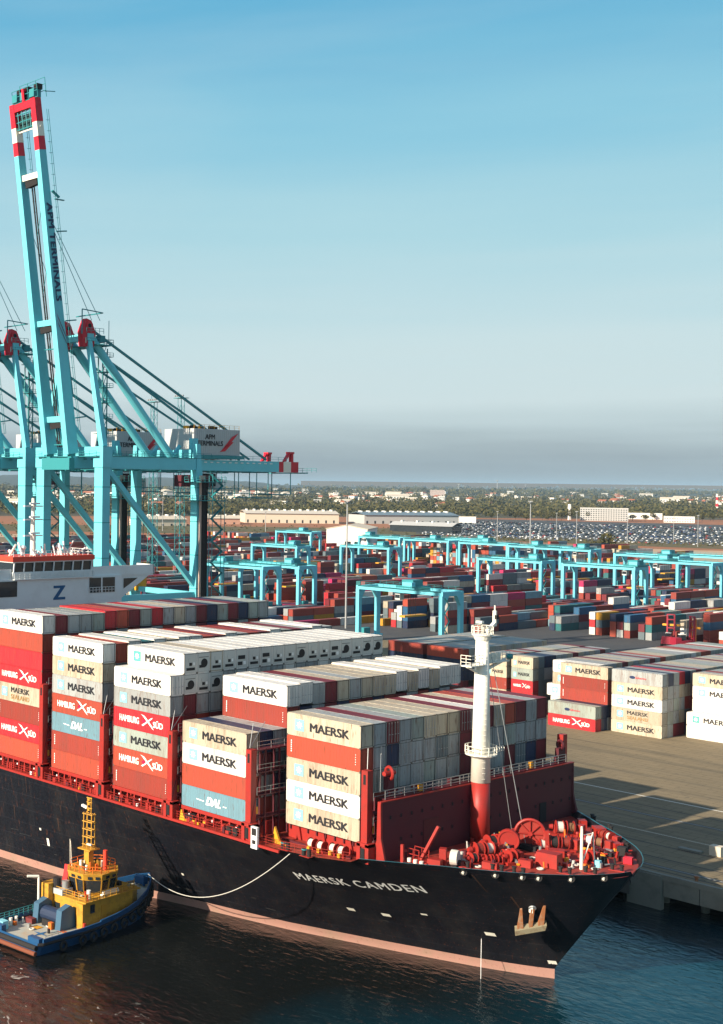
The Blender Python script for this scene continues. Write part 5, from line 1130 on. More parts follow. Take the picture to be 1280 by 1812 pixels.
    for sx in (4, -4):
        x = -138+sx
        b = MB(); segs = [(1.0, 69.2, 3.0, 1.9, cy), (69.2, 72.2, 1.9, 1.85, M_['crred']), (72.2, 75.4, 1.85, 1.8, M_['crwhite']), (75.4, L, 1.8, 1.8, M_['crred'])]
        for s0, s1, h0, h1, mt_ in segs: b.beam(bp(x, s0), bp(x, s1), 1.75, h0, mt_, (1, 0, 0), 1.6, h1)
        b.beam(bp(x, 0), bp(x, 2), 1.3, 1.2, te); o = add(b, 'boom_girder')
        if sx > 0: boom = o
        b = MB()
        for k in range(30): s0 = 6+k*2.4; b.tube(bp(x+1.35, s0, 1.3), bp(x+1.35, s0, 2.3), .05, te, 4)
        for w in (1.8, 2.3): b.tube(bp(x+1.35, 6, w), bp(x+1.35, 78, w), .06, te, 4)
        b.tube(bp(x-1.1, 3, .8), bp(x-1.1, 60, 1.0), .16, dk, 6); add(b, 'boom_railing')
    for s0, mt_ in ((9, cy), (31, cy), (64, M_['crwhite'])):
        b = MB(); b.beam(bp(-141, s0), bp(-135, s0), 1.3, 1.3, mt_, d); b2 = MB(); b2.beam(bp(-140.4, s0-1.6, .3), bp(-136, s0-1.2, .3), 1.4, 1.4, dk, d); add(b2, 'boom_hoist_box')
        if s0 < 60: b.tube(bp(-132.6, s0, 1), bp(-132.6, s0, 4.2), .16, te, 5); b.tube(bp(-140.6, s0-6, .5), bp(-137, s0-6, .5), .14, te, 5)
        add(b, 'boom_cross_beam')
    b = MB(); b.tube(bp(-132.6, 51, 1), bp(-132.6, 51, 4.0), .16, te, 5); b.beam(bp(-132.6, 60, 1), bp(-132.6, 58.5, 2.8), .5, .4, te); b.cbox(tuple(bp(-132.6, 58, 2.8)), (.5, 2.6, .2), te)
    for x in (-139.7, -138.9): b.tube(bp(x, 3, .9), bp(x, 62, .9), .17, dk, 5)
    for k in range(4): s0 = 12+k*13; b.tube(bp(-139.5, s0, .9), bp(-135.2, s0+9, .6), .07, te, 4)
    b.tube(bp(-134, 52, 1.2), (-134, 64, 98.4), .07, te, 4); b.tube(bp(-134, 53.5, 1.2), (-133.4, 66, 98.4), .07, te, 4); b.tube(bp(-142, 52, 1.2), (-142, 62.6, 98), .06, te, 4)
    b.tube(bp(-134.8, 60, 1.4), bp(-134.8, 14, 2.8), .2, te, 6); add(b, 'forestay')
    b = MB(); b.beam(bp(-142.9, L-1.0), bp(-133.1, L-1.0), 1.6, 1.7, M_['crred'], d); b.beam(bp(-138, L), bp(-138, L+2.8), .8, .8, M_['crred']); b.beam(bp(-143, L-6.3), bp(-133, L-6.3), .3, .3, M_['crwhite'], d)
    for k in range(6): b.tube(bp(-142+k*1.5, L-6.0, -.4), bp(-142+k*1.5, L-2, -.4), .14, te, 5)
    for s0 in (L-5.8, L-4.2, L-2.6): b.tube(bp(-142.5, s0, -.4), bp(-134, s0, -.4), .14, te, 5)
    b.box(tuple(bp(-142.3, L-5.9, .2)), tuple(bp(-135.1, L-2.6, .9)), mat('dark green grating', (.01, .05, .05), .6))
    for x in (-141.5, -138.5, -135): b.cbox(tuple(bp(x, L+1.2, .8)), (1.8, 2.0, 1.8), te); b.cbox(tuple(bp(x+.6, L+2.6, 1.4)), (1.2, 1.6, 1.2), M_['rubber'])
    for w in (0, 2.4):
        for dz in (0.2, 1.6, 3.0): b.tube(bp(-142.5, L+dz+.6*w, w), bp(-133, L+dz+.6*w, w), .08, te, 4)
        for x in (-142.5, -139.5, -136.5, -133): b.tube(bp(x, L+.2, w), bp(x, L+3+.6*w, w), .08, te, 4)
    b.tube(bp(-133, L+1.4, 2), bp(-133, L+1.4, 5), .1, te, 5); add(b, 'boom_tip_frame')
    me = textmesh('APM TERMINALS', 2.1, M_['navyletter'], .035, 1.0, 0, 1.05)
    xs = [v.co.x for v in me.vertices]; x0_ = min(xs); wdt = max(xs)-x0_; s0, s1 = 57.5, 35.5
    for v in me.vertices:
        u = (v.co.x-x0_)/wdt; hh_ = v.co.y*1.0; q = bp(-133.0, s0+(s1-s0)*u, hh_+.15); q.x = -133.02+v.co.z; v.co = q
    o = ob('lettering', me, boom)
    b = MB()
    for k in range(2): b.prism([(bp(0, 33-k*1.6, -.9).y, bp(0, 33-k*1.6, -.9).z), (bp(0, 31.6-k*1.6, -.5).y, bp(0, 31.6-k*1.6, -.5).z), (bp(0, 27-k*1.6, 1.3).y, bp(0, 27-k*1.6, 1.3).z), (bp(0, 28.4-k*1.6, .9).y, bp(0, 28.4-k*1.6, .9).z)], -133.03, -133.0, mat('maroon logo', (.12, .01, .05), .5), 'x')
    b.build('logo', boom)
    b = MB(); b.box((-151, 90, 34.2), (-147, 93, 38.0), M_['yellow']); 
    for k in range(5): b.cbox((-150.6+k*.8, 89.9, 36+(k % 2)), (.35, .3, 1.2), dk)
    add(b, 'cable_reel')
    return root
sts = make_sts()
for off, lab in ((-29.5, 'light blue quay crane standing just behind the nearest one, boom out of frame'), (-64.0, 'light blue quay crane farthest left, only landside legs and back girder seen')):
    c = copy_tree(sts); c.location = sts.location+Vector((off, 0, 0)); c['label'] = lab

# ------------------------------------------------------------------ rubber-tyred gantries
def make_rtg():
    cy = M_['rtg']; te = M_['teal']; root = empty('yard_gantry', (0, 0, 0), 'x', 'gantry crane', 'light blue gantries over the container yard')
    H = 20.0; S = 18.0; D = 5.2
    for sx in (-1, 1):
        for sy in (-1, 1):
            b = MB(); b.beam((sx*S, sy*D, 1.9), (sx*S, sy*D, H-1.12), 1.45, 1.6, cy, (1, 0, 0)); b.build('leg', root)
        b = MB(); b.box((sx*S-.8, -D-2.2, 1.0), (sx*S+.8, D+2.2, 2.2), cy); b.build('sill_beam', root)
        for sy in (-1, 1): b = MB(); b.prism([(sy*(D-.82), H-4.6), (sy*(D-.82), H-1.21), (sy*(D-3), H-1.21)][::sy], sx*S-.7, sx*S+.7, cy, 'x'); b.build('knee_plate', root)
        b = MB(); b.box((sx*S-1.9, -1.6, 2.21), (sx*S-.2, 1.6, 4.6), te); b.build('engine_box', root)
        for y in (-D-1.4, -D+.4, D-.4, D+1.4): b = MB(); b.tube((sx*S-.45, y, .75), (sx*S+.45, y, .75), .75, M_['rubber'], 14); b.build('wheel', root)
    for sy in (-1, 1):
        b = MB(); b.box((-S-.8, sy*D-.6, H-1.1), (S+.8, sy*D+.6, H+.3), cy); b.build('girder', root)
        b = MB(); b.rail([(-S, sy*(D+1.3), H+.5), (S, sy*(D+1.3), H+.5)], 1.0, te, 3, .06); b.box((-S, sy*(D+.62), H+.3), (S, sy*(D+1.4), H+.45), te); b.build('railing', root)
    for x in (-S, S): b = MB(); b.box((x-.7, -D+.61, H-1.2), (x+.7, D-.61, H+.25), cy); b.build('end_beam', root)
    b = MB(); x = 8; b.box((x-3.5, -D, H+.55), (x+3.5, D, H+1.2), te); b.box((x-2.6, -3, H+1.2), (x+2.2, 2.4, H+3.3), te); b.box((x-.8, -D+.2, H+1.2), (x+3.2, -D+2.2, H+2.6), cy); b.box((x-4.4, -D+.7, H-3.8), (x-2.2, -D+3, H-1.6), M_['house']); b.box((x-4.3, -D+.66, H-3.2), (x-2.3, -D+.7, H-2.0), M_['window'])
    for k in range(4): b.tube((x-2+k, 0, H-9), (x-2+k, 0, H), .06, M_['rubber'], 4)
    tr = b.build('trolley', root)
    b = MB(); b.box((x-1.2, -6, H-9.6), (x+1.2, 6, H-9.0), M_['yellow']); b.build('spreader', tr)
    b = MB(); 
    for k in range(6): b.beam((S+.9, -D+.5+(2.4 if k % 2 else 0), 2.2+k*2.7), (S+.9, -D+.5+(0 if k % 2 else 2.4), 4.9+k*2.7), .5, .1, te)
    b.build('stairs', root)
    return root
rtg0 = make_rtg()
RT = [(785, 1047, 'solid blue gantry spanning lanes nearest the ship, in front of all others'), (960, 992, 'light blue gantry right of centre, two legs above the foremast top'),
      (1125, 1003, 'light blue gantry above the reddish blocks, between centre and right edge'), (1202, 984, 'light blue gantry behind the others near the right edge'), (1320, 986, 'light blue gantry cut by the right edge of the picture'),
      (709, 951, 'tall gantry beside the white warehouse wall, left of the foremast'), (690, 968, 'gantry standing in front of the white warehouse end, lower of the pair'), (795, 956, 'distant gantry over bright orange stacks, right of the warehouse'),
      (994, 968, 'distant gantry behind trees, right of the centre'), (467, 1002, 'gantry closest to the right side of quay crane legs'), (531, 1001, 'gantry just right of the one beside the crane legs'),
      (527, 966, 'middle distance gantry left of the white warehouse wall'), (552, 941, 'farthest left gantry below the long warehouse roof'), (900, 962, 'distant gantry in the row behind the bright orange stacks'),
      (1046, 972, 'distant gantry seen through the legs of those right of centre'), (1262, 996, 'gantry nearest the right edge standing lower than its neighbours'), (860, 955, 'farthest gantry over bright stacks, just left of the centre row')]
for i, (px, py, lab) in enumerate(RT):
    q = at(px, py, 25.5); o = rtg0 if i == 0 else copy_tree(rtg0)
    o.location = (q.x-18.6, q.y+5.2, 5.03); o['label'] = lab
# trolleys sit at different places along the girders
for i, o in enumerate([o for o in C.objects if o.name.startswith('yard_gantry')]):
    for ch in o.children:
        if ch.name.startswith('trolley'): ch.location.x = [-6, 4, 8, 2, 4, -20, 2, -4, -9, -18, 2, 4, -2, -8, 3, -16, 5][i % 17]

# ------------------------------------------------------------------ tug
tug = empty('tugboat', (-34.3, -27.5, 0), 'blue and yellow tugboat with lattice mast nosing up to the ship\'s black side', 'tugboat', None, math.atan2(2.7, 25.9))
TG = random.Random(6)
tb, ty, og = M_['tugblue'], M_['tugyellow'], M_['orange']
def hb(y):       # half beam along the length
    return interp([(0, 4.6), (.6, 5.0), (8, 5.1), (15, 5.0), (19, 4.4), (22, 3.3), (24.5, 1.7), (25.6, .5), (26, .0)], y)
def shr(y): return interp([(0, 1.75), (10, 1.7), (16, 2.2), (21, 3.1), (26, 4.2)], y)
b = MB(); ys = [0, .6, 2, 5, 8, 11, 14, 16.5, 19, 20.5, 22, 23.3, 24.5, 25.3, 26]; i_ = b.mi(tb)
for sd in (-1, 1):
    k = len(b.v)
    for y in ys:
        for t in range(4): z = -.6+(shr(y)+.6)*t/3; w = .80+.2*t/3; b.v.append((sd*hb(y)*w, y-(1-t/3)*1.2*(y/26), z))
    for a in range(len(ys)-1):
        for t in range(3):
            f = (k+a*4+t, k+(a+1)*4+t, k+(a+1)*4+t+1, k+a*4+t+1); b.f.append(f if sd > 0 else f[::-1]); b.m.append(i_)
b.face([(-3.7, 0, -.6), (3.7, 0, -.6), (4.6, 0, 1.75), (-4.6, 0, 1.75)], tb); b.build('hull', tug)
b = MB(); pts = [(hb(y)-.1, y) for y in ys if y <= 25.3]; poly = [(-x, y) for x, y in reversed(pts)]+pts
k = len(b.v); i_ = b.mi(M_['tugdeck'])
yy = [y for y in ys]
for y in yy: b.v += [(-hb(y)+.12, y+.02 if y < 1 else y, shr(y)-.45), (hb(y)-.12, y+.02 if y < 1 else y, shr(y)-.45)]
for q in range(len(yy)-1): b.f.append((k+2*q, k+2*q+1, k+2*q+3, k+2*q+2)); b.m.append(i_)
for x, y, w, h in ((-1.2, 5.2, 1.1, 1.2), (2.6, 2.2, 1.4, .8), (2.2, 6.6, 1.2, .7), (-.4, 7.4, 1.2, .6)): b.box((x-w/2, y-h/2, 1.32), (x+w/2, y+h/2, 1.335), M_['orange'] if x > 0 else M_['yellow'])
st_ = []
for t in range(8): a = math.pi/8+t*math.pi/4; r = 1.25 if t % 2 == 0 else .3; st_.append((1.0+r*math.cos(a-math.pi/8), 3.8+r*math.sin(a-math.pi/8)))
b.prism(st_, 1.34, 1.352, mat('blue deck star', (.02, .13, .30), .6)); b.build('deck', tug)
b = MB()      # bulwark
for sd in (-1, 1):
    for a in range(len(ys)-1):
        ya, yb_ = ys[a], ys[a+1]
        if ya < .5: continue
        h1 = 0.55 if ya < 9 else .75; xa, xb = hb(ya), hb(yb_); z0a, z0b = shr(ya)-.4, shr(yb_)-.4
        P8 = [(sd*xa, ya, z0a), (sd*(xa-.18), ya, z0a), (sd*max(0, xb-.18), yb_, z0b), (sd*xb, yb_, z0b), (sd*xa*1.02, ya, z0a+.4+h1), (sd*(xa*1.02-.22), ya, z0a+.4+h1), (sd*max(0, xb*1.02-.22), yb_, z0b+.4+h1), (sd*xb*1.02, yb_, z0b+.4+h1)]
        b.hexa(P8, tb)
    b.box((sd*4.7, .1, 1.3), (sd*2.6, .9, 2.3), tb)
b.cbox((0, 24.2, 4.3), (1.8, .9, 1.0), tb); b.build('bulwark', tug)
b = MB()
for sd in (-1, 1):
    for a in range(len(ys)-1): b.tube((sd*hb(ys[a]), ys[a], shr(ys[a])-.15), (sd*hb(ys[a+1]), ys[a+1], shr(ys[a+1])-.15), .22, M_['rubber'], 8)
    for y in (4, 7.5, 9.5, 11.5, 13.5, 15.5, 17.5, 19.5): b.ring((sd*(hb(y)+.18), y, shr(y)-1.0), (1, 0, 0), .5, .2, M_['rubber'], 14, 6)
for a in (20.8, 22, 23.2, 24.3, 25.2):
    for sd in (-1, 1): b.ring((sd*(hb(a)+.15), a+.1, shr(a)-.9), (sd, .8, 0), .55, .24, M_['rubber'], 14, 6)
b.tube((-4.6, -.25, 1.2), (4.6, -.25, 1.2), .35, M_['rubber'], 10); b.tube((-4.4, -.2, .4), (4.4, -.2, .4), .3, mat('rusty fender bar', (.2, .06, .03), .8), 10); b.build('tyre_fender', tug)
b = MB(); b.rail([(-4.8, .8, 2.0), (-4.9, 9.5, 2.0)], 1.0, M_['teal'], .8, .05, 3); b.build('railing', tug); b = MB(); b.rail([(4.8, 1.2, 2.2), (4.9, 4.5, 2.2)], .3, M_['steel'], 1, .04, 1); b.build('railing', tug)
# deckhouse
b = MB(); b.prism([(-3.4, 9.4), (3.5, 9.4), (3.7, 18.5), (2.6, 20.6), (-2.6, 20.6), (-3.6, 18.5)], 1.25, 4.7, ty)
b.box((-3.75, 9.3, 4.7), (3.85, 20.0, 4.85), ty); b.box((-3.9, 8.4, 1.3), (-2.5, 10.4, 6.2), ty); b.box((2.5, 8.9, 1.3), (3.7, 9.39, 4.7), ty); b.box((3.62, 10.4, 3.2), (3.7, 11.2, 4.3), M_['window']); b.box((3.63, 12.5, 1.6), (3.72, 13.4, 3.9), mat('tug door yellow', (.50, .24, .02), .5)); b.box((-2.2, 9.3, 1.6), (-1.2, 9.39, 3.7), M_['window'])
dk_ = b.build('deckhouse', tug)
b = MB(); b.rail([(3.75, 9.6, 4.85), (3.85, 18.6, 4.85), (2.6, 20, 4.85)], 1.0, ty, 1.1, .045, 3); b.rail([(-3.7, 9.4, 4.85), (3.7, 9.4, 4.85)], 1.0, ty, 1.1, .045, 3); b.build('railing', dk_)
b = MB(); b.tube((-2.3, 9.8, 4.85), (-2.3, 9.8, 6.9), .55, M_['rubber'], 12); b.tube((-1.2, 10.4, 4.85), (-1.2, 10.4, 6.6), .5, M_['steel'], 12); b.box((-2.9, 9.2, 4.85), (-.6, 11.2, 5.6), M_['greywall']); b.build('funnel', tug)
b = MB(); b.tube((-3.6, 7.6, 1.3), (-3.6, 7.6, 7.2), .16, M_['mast'], 8); b.tube((-3.6, 7.6, 7.2), (-4.4, 6.2, 7.3), .18, M_['mast'], 8); b.build('crane_post', tug)
# wheelhouse: an eight-sided yellow cabin, wider above, dark windows in yellow frames
def octo(r1, cy_, sx=1.0): return [(sx*r1*x_, cy_+r1*y_) for x_, y_ in ((-.45, -1), (.45, -1), (1, -.45), (1, .45), (.45, 1), (-.45, 1), (-1, .45), (-1, -.45))]
wc = 14.4
b = MB(); lo, mid, top = octo(2.6, wc), octo(2.9, wc), octo(3.3, wc)
def band(z0, p0, z1, p1, mt_, inset=1.0):
    for q in range(8):
        a0, a1 = p0[q], p0[(q+1) % 8]; c0_, c1_ = p1[q], p1[(q+1) % 8]; b.face([(a0[0], a0[1], z0), (a1[0], a1[1], z0), (c1_[0], c1_[1], z1), (c0_[0], c0_[1], z1)], mt_)
band(4.85, lo, 5.25, mid, ty); band(5.25, octo(2.85, wc), 7.0, octo(3.18, wc), M_['window']); band(7.0, octo(3.22, wc), 7.75, octo(3.35, wc), ty)
for q in range(8):
    a0, a1 = octo(2.92, wc)[q], octo(2.92, wc)[(q+1) % 8]; c0_, c1_ = octo(3.26, wc)[q], octo(3.26, wc)[(q+1) % 8]
    for t in ((0, .5, 1) if q % 2 == 0 else (0, 1)): b.tube((a0[0]+(a1[0]-a0[0])*t, a0[1]+(a1[1]-a0[1])*t, 5.25), (c0_[0]+(c1_[0]-c0_[0])*t, c0_[1]+(c1_[1]-c0_[1])*t, 7.05), .12, ty, 5)
    m0, m1 = octo(3.32, wc)[q], octo(3.32, wc)[(q+1) % 8]
    for t in (.25, .65): 
        x0_, y0_ = m0[0]+(m1[0]-m0[0])*t, m0[1]+(m1[1]-m0[1])*t; x1_, y1_ = m0[0]+(m1[0]-m0[0])*(t+.22), m0[1]+(m1[1]-m0[1])*(t+.22); b.face([(x0_*1.012, wc+(y0_-wc)*1.012, 7.15), (x1_*1.012, wc+(y1_-wc)*1.012, 7.15), (x1_*1.02, wc+(y1_-wc)*1.02, 7.55), (x0_*1.02, wc+(y0_-wc)*1.02, 7.55)], M_['window'])
b.prism(octo(3.4, wc), 7.75, 7.87, ty); wh = b.build('wheelhouse', tug)
b = MB(); b.beam((-3.45, wc-1.5, 7.85), (-3.3, wc-2.2, 5.2), .25, .9, mat('tug red panel', (.6, .02, .02), .5), (0, 1, 0)); b.build('side_panel', wh)
b = MB(); o8 = octo(3.0, wc)
b.rail([(x_, y_, 7.87) for x_, y_ in o8]+[(o8[0][0], o8[0][1], 7.87)], .9, og, .9, .06)
for j in range(16): x_, y_ = R.uniform(-2.2, 2.2), wc+R.uniform(-2.2, 2.2); b.tube((x_, y_, 7.87), (x_, y_, 7.87+R.uniform(.4, 1.3)), R.uniform(.07, .22), M_[R.choice(['orange', 'mast', 'tugyellow', 'rubber', 'tugyellow'])], 8)
b.tube((-2.5, wc-1.6, 7.85), (-2.6, wc-1.8, 11.4), .04, M_['mast'], 4); b.tube((-2.2, wc-2.2, 7.85), (-2.2, wc-2.3, 11.8), .04, M_['mast'], 4); b.tube((2.0, wc+.4, 7.85), (2.0, wc+.4, 10.6), .3, M_['stripe'], 10); b.build('roof_gear', wh)
b = MB(); mx_, my_ = 0, 13.6
b.beam((mx_, my_, 7.85), (mx_, my_, 10.6), 1.0, 1.0, ty, (1, 0, 0), .9, .9); b.box((mx_-1.2, my_-1.0, 10.6), (mx_+1.2, my_+1.0, 10.75), ty)
for q in (-1, 1):
    for w in (-1, 1): b.tube((mx_+q*.8, my_+w*.35, 10.7), (mx_+q*.75, my_+w*.3, 15.6), .09, ty, 5)
z = 11.2
while z < 15.7:
    for w in (-1, 1): b.tube((mx_-.95, my_+w*.35, z), (mx_+.95, my_+w*.35, z), .08, ty, 5)
    b.tube((mx_-.8, my_-.35, z), (mx_-.8, my_+.35, z), .07, ty, 5); b.tube((mx_+.8, my_-.35, z), (mx_+.8, my_+.35, z), .07, ty, 5); b.tube((mx_, my_-.35, z-.5), (mx_, my_-.35, z+.5), .07, ty, 5); z += 1.05
for q in (-.35, .35): b.tube((mx_+q, my_, 15.5), (mx_+q, my_, 17.7), .08, ty, 5)
for z in (16.2, 17.0, 17.6): b.tube((mx_-.5, my_, z), (mx_+.5, my_, z), .07, ty, 5); b.cbox((mx_, my_, z-.2), (.3, .3, .3), ty)
b.beam((mx_-1.4, my_, 16.4), (mx_-.4, my_, 16.2), .3, .35, M_['whiteletter']); b.cbox((mx_+.6, my_-.5, 11.4), (.8, .3, .2), M_['mast']); b.build('lattice_mast', tug)
# towing winch and aft gear
b = MB()
for x_ in (-2.9, 1.6): b.prism([(6.3, 1.3), (9.2, 1.3), (9.0, 3.8), (8.2, 4.4), (6.6, 3.9)], x_-.5, x_+.5, mat('winch slate blue', (.05, .12, .19), .5), 'x')
b.tube((-2.5, 7.7, 2.6), (1.4, 7.7, 2.6), 1.0, mat('winch navy', (.015, .03, .07), .6), 16); b.box((-1.6, 6.4, 1.3), (1.0, 7.0, 2.2), M_['rubber']); b.box((-3.9, 5.5, 1.3), (-2.6, 6.3, 2.0), mat('tug dark red', (.16, .03, .03), .6)); b.box((.2, 5.9, 1.3), (.8, 6.4, 2.2), M_['orange']); b.build('towing_winch', tug)
b = MB(); b.cbox((-3.9, 1.4, 1.9), (1.3, 1.0, 1.1), M_['emblem']); b.tube((-4.3, 3.2, 1.3), (-4.3, 3.2, 2.3), .25, M_['mast'], 10); b.tube((-4.3, 4.2, 1.3), (-4.3, 4.2, 2.3), .22, M_['mast'], 10); b.box((3.3, 9.0, 1.4), (3.9, 9.38, 2.2), M_['stripe']); b.tube((2.9, 10.8, 4.85), (2.9, 10.8, 6.1), .28, M_['mast'], 10); b.tube((3.0, 13.2, 5.1), (3.0, 16.2, 5.1), .38, M_['mast'], 12); b.build('deck_locker', tug)
for k in range(26):
    b = MB(); x_, y_, z_ = (TG.uniform(-3.3, 3.3), TG.uniform(9.6, 11.4), 4.86) if k < 10 else (TG.uniform(-3.5, 3.5), TG.uniform(16.5, 19.5), 4.86) if k < 16 else (TG.uniform(-4.2, 4.2), TG.uniform(1.2, 8.6), 1.3)
    c_ = TG.choice(['tugyellow', 'rubber', 'mast', 'stripe', 'steel', 'orange', 'rubber']); kk = k % 3
    if kk == 0: b.tube((x_, y_, z_), (x_, y_, z_+TG.uniform(.3, 1.0)), TG.uniform(.08, .22), M_[c_], 8)
    elif kk == 1: b.cbox((x_, y_, z_+.25), (TG.uniform(.3, .8), TG.uniform(.3, .6), .5), M_[c_])
    else: b.ring((x_, y_, z_+.1), (0, 0, 1), .3, .1, M_['rope'], 12, 5)
    b.build(['deck_pipe', 'deck_box', 'rope_coil'][kk], tug)
b = MB(); b.tube((0, 21.6, 3.3), (0, 22.6, 3.3), .5, M_['rope'], 12); b.box((-1.2, 21.3, 2.7), (1.2, 22.9, 2.95), tb); b.tube((-.7, 24, 3.6), (-.7, 24, 5.0), .2, tb, 8); b.tube((.7, 24, 3.6), (.7, 24, 5.0), .2, tb, 8); b.tube((-.9, 24, 4.8), (.9, 24, 4.8), .2, tb, 8); b.build('fore_bitt', tug)
FR = random.Random(12); fo = mat('froth on water', (.55, .52, .45), .6); b = MB()
for k in range(170):
    a = FR.random(); 
    if a < .6: x, y = -34.5+FR.gauss(0, 4.5), -30-abs(FR.gauss(0, 7))
    else: x, y = FR.uniform(-60, 30), FR.uniform(-58, -34)
    r = FR.uniform(.05, .22) if a > .1 else FR.uniform(.2, .5); an = FR.uniform(0, 3)
    b.face([(x+math.cos(an+q*1.047)*r*(1.8 if q % 3 == 0 else .7)*FR.uniform(.7, 1.2), y+math.sin(an+q*1.047)*r*FR.uniform(.6, 1.1), .03) for q in range(6)], fo)
tag(b.build('foam'), 'scattered flecks of foam on the water behind the tug', 'foam', None, 'stuff')
# two lines sag between tug and ship
P0 = Vector((-36.7, -2.2, 4.9)); P1 = Vector((-6.0, -5.9, 15.3))
b = MB(); pts = []
for j in range(31):
    t = j/30; q = P0.lerp(P1, t); q.z -= 17.0*t*(1-t)*(1+.25*(0.5-t)); q.y = min(q.y, YC-half(q.x, max(q.z, 0))-.5) if t > .1 else q.y; pts.append(q)
b.path(pts, .055, M_['rope'], 6); tag(b.build('towing_rope', None), 'pale towing rope sagging from the tug\'s bow up to the ship\'s deck edge', 'rope')
#@@BACK
# ------------------------------------------------------------------ the back of the port
def face_to(px, py, w, d, h, name, label, cat, mt, roof, group=None, rz=None, z=5.0, extra=None):
    q = at(px, py, z); u = ray(px, 870); a = math.atan2(u.y, u.x)-math.pi/2 if rz is None else rz
    r = empty(name, (q.x, q.y, z), label, cat, group, a)
    b = MB(); b.box((-w/2, 0, 0), (w/2, d, h), mt); b.build('wall', r)
    b = MB(); b.box((-w/2-.4, -.4, h+.01), (w/2+.4, d+.4, h+.5), roof); b.build('roof', r)
    if extra: extra(r, w, d, h)
    return r
def bands(r, w, d, h):
    b = MB(); n = max(2, int(h/3.6))
    for k in range(n):
        zz = 1.2+k*(h-1)/n; m_ = int(w/4)
        for j in range(m_): b.box((-w/2+1+j*(w-1)/m_, -.08, zz), (-w/2+1+j*(w-1)/m_+2.2, -.02, zz+1.5), M_['window'])
    b.build('window', r)
# long warehouse with a pale roof, its big white gable and the grey-blue shed beside it
def wh_doors(r, w, d, h):
    for x0, x1 in ((-3.5, 1.2), (4.0, 8.5)): b = MB(); b.box((x0, -.12, .1), (x1, -.02, 12), M_['window']); b.build('door', r)
q0 = at(618, 985, 5)
r = empty('warehouse', (q0.x, q0.y, 5), 'white warehouse gable wall with two tall dark doors behind the gantries', 'warehouse', None, rad(32))
b = MB(); b.prism([(-18, 0), (14, 0), (14, 21.5), (-2, 24.5), (-18, 21.5)], 0, 60, M_['whitewall'], 'y'); b.build('wall', r)
b = MB(); b.prism([(-18.6, 21.6), (-2, 24.7), (14.6, 21.6), (14.6, 22.1), (-2, 25.2), (-18.6, 22.1)], -.5, 60.5, M_['beige'], 'y'); b.build('roof', r); wh_doors(r, 30, 40, 20)
def longshed(pa, pb, d, h, name, label, mt, roof, nb=12):
    A = at(*pa, 5); B = at(*pb, 5); v = B-A; L = Vector((v.x, v.y, 0)).length; r = empty(name, (A.x, A.y, 5), label, 'warehouse', None, math.atan2(v.y, v.x))
    b = MB(); b.box((0, 0, 0), (L, d, h), mt); b.build('wall', r)
    b = MB(); b.prism([(-2, h+.1), (d*.5, h+4), (d+2, h+.1), (d*.5, h+4.6)][::-1], -1, L+1, roof, 'x'); 
    for k in range(nb): b.box((L*(k+.5)/nb-1, d*.4, h+3.6), (L*(k+.5)/nb+1, d*.6, h+6), M_['whitewall'])
    b.build('roof', r)
    for k in range(nb): b = MB(); b.box((L*(k+.25)/nb, -.2, .5), (L*(k+.45)/nb, -.03, h*.35), M_['window']); b.build('door', r)
    return r
longshed((434, 925), (600, 927), 70, 14, 'long_warehouse', 'long warehouse with pale cream roof left of the white gable', M_['beige'], mat('cream roof', (.62, .55, .45), .7))
longshed((645, 927), (812, 928), 60, 13, 'long_warehouse', 'long warehouse with grey-blue roof right of the white gable', M_['greywall'], M_['roofgrey'])
longshed((250, 931), (330, 931), 40, 9, 'low_shed', 'low beige shed seen between the quay crane legs', M_['beige'], M_['beige'], 5)
longshed((345, 927), (425, 928), 40, 8, 'low_shed', 'low sheds with reddish walls just left of the cream roofed warehouse', mat('reddish wall', (.42, .24, .17), .8), M_['beige'], 5)
longshed((690, 940), (800, 944), 26, 8, 'open_shed', 'dark open-fronted shed at the edge of the car park', M_['window'], M_['greywall'], 4)
face_to(827, 926, 26, 20, 10, 'gatehouse', 'small white block at the right end of the grey-blue shed', 'building', M_['whitewall'], M_['beige'])
def off_ex(r, w, d, h): bands(r, w, d, h)
face_to(1069, 922, 78, 30, 22, 'office_block', 'four-storey grey office block behind the parked cars', 'building', M_['greywall'], M_['whitewall'], extra=off_ex)
face_to(1138, 919, 66, 30, 11, 'hall', 'low white hall just right of the grey office block', 'building', M_['whitewall'], M_['whitewall'])
face_to(1202, 925, 48, 26, 10, 'hall', 'low white hall farther right of the grey office block', 'building', M_['whitewall'], M_['whitewall'], extra=off_ex)
face_to(774, 884, 62, 40, 42, 'apartment_block', 'tall pale tower block rising over the town trees above the sheds', 'building', mat('pale pink wall', (.52, .42, .38), .8), M_['greywall'], extra=bands)
face_to(505, 868, 250, 70, 36, 'distant_hall', 'long pale hall on the skyline left of centre, left half', 'building', M_['beige'], M_['beige'])
face_to(570, 870, 330, 60, 22, 'distant_hall', 'long pale hall on the skyline left of centre, right half', 'building', mat('sunlit ochre wall', (.50, .42, .25), .8), M_['beige'])  # right half has an even ochre wall colour
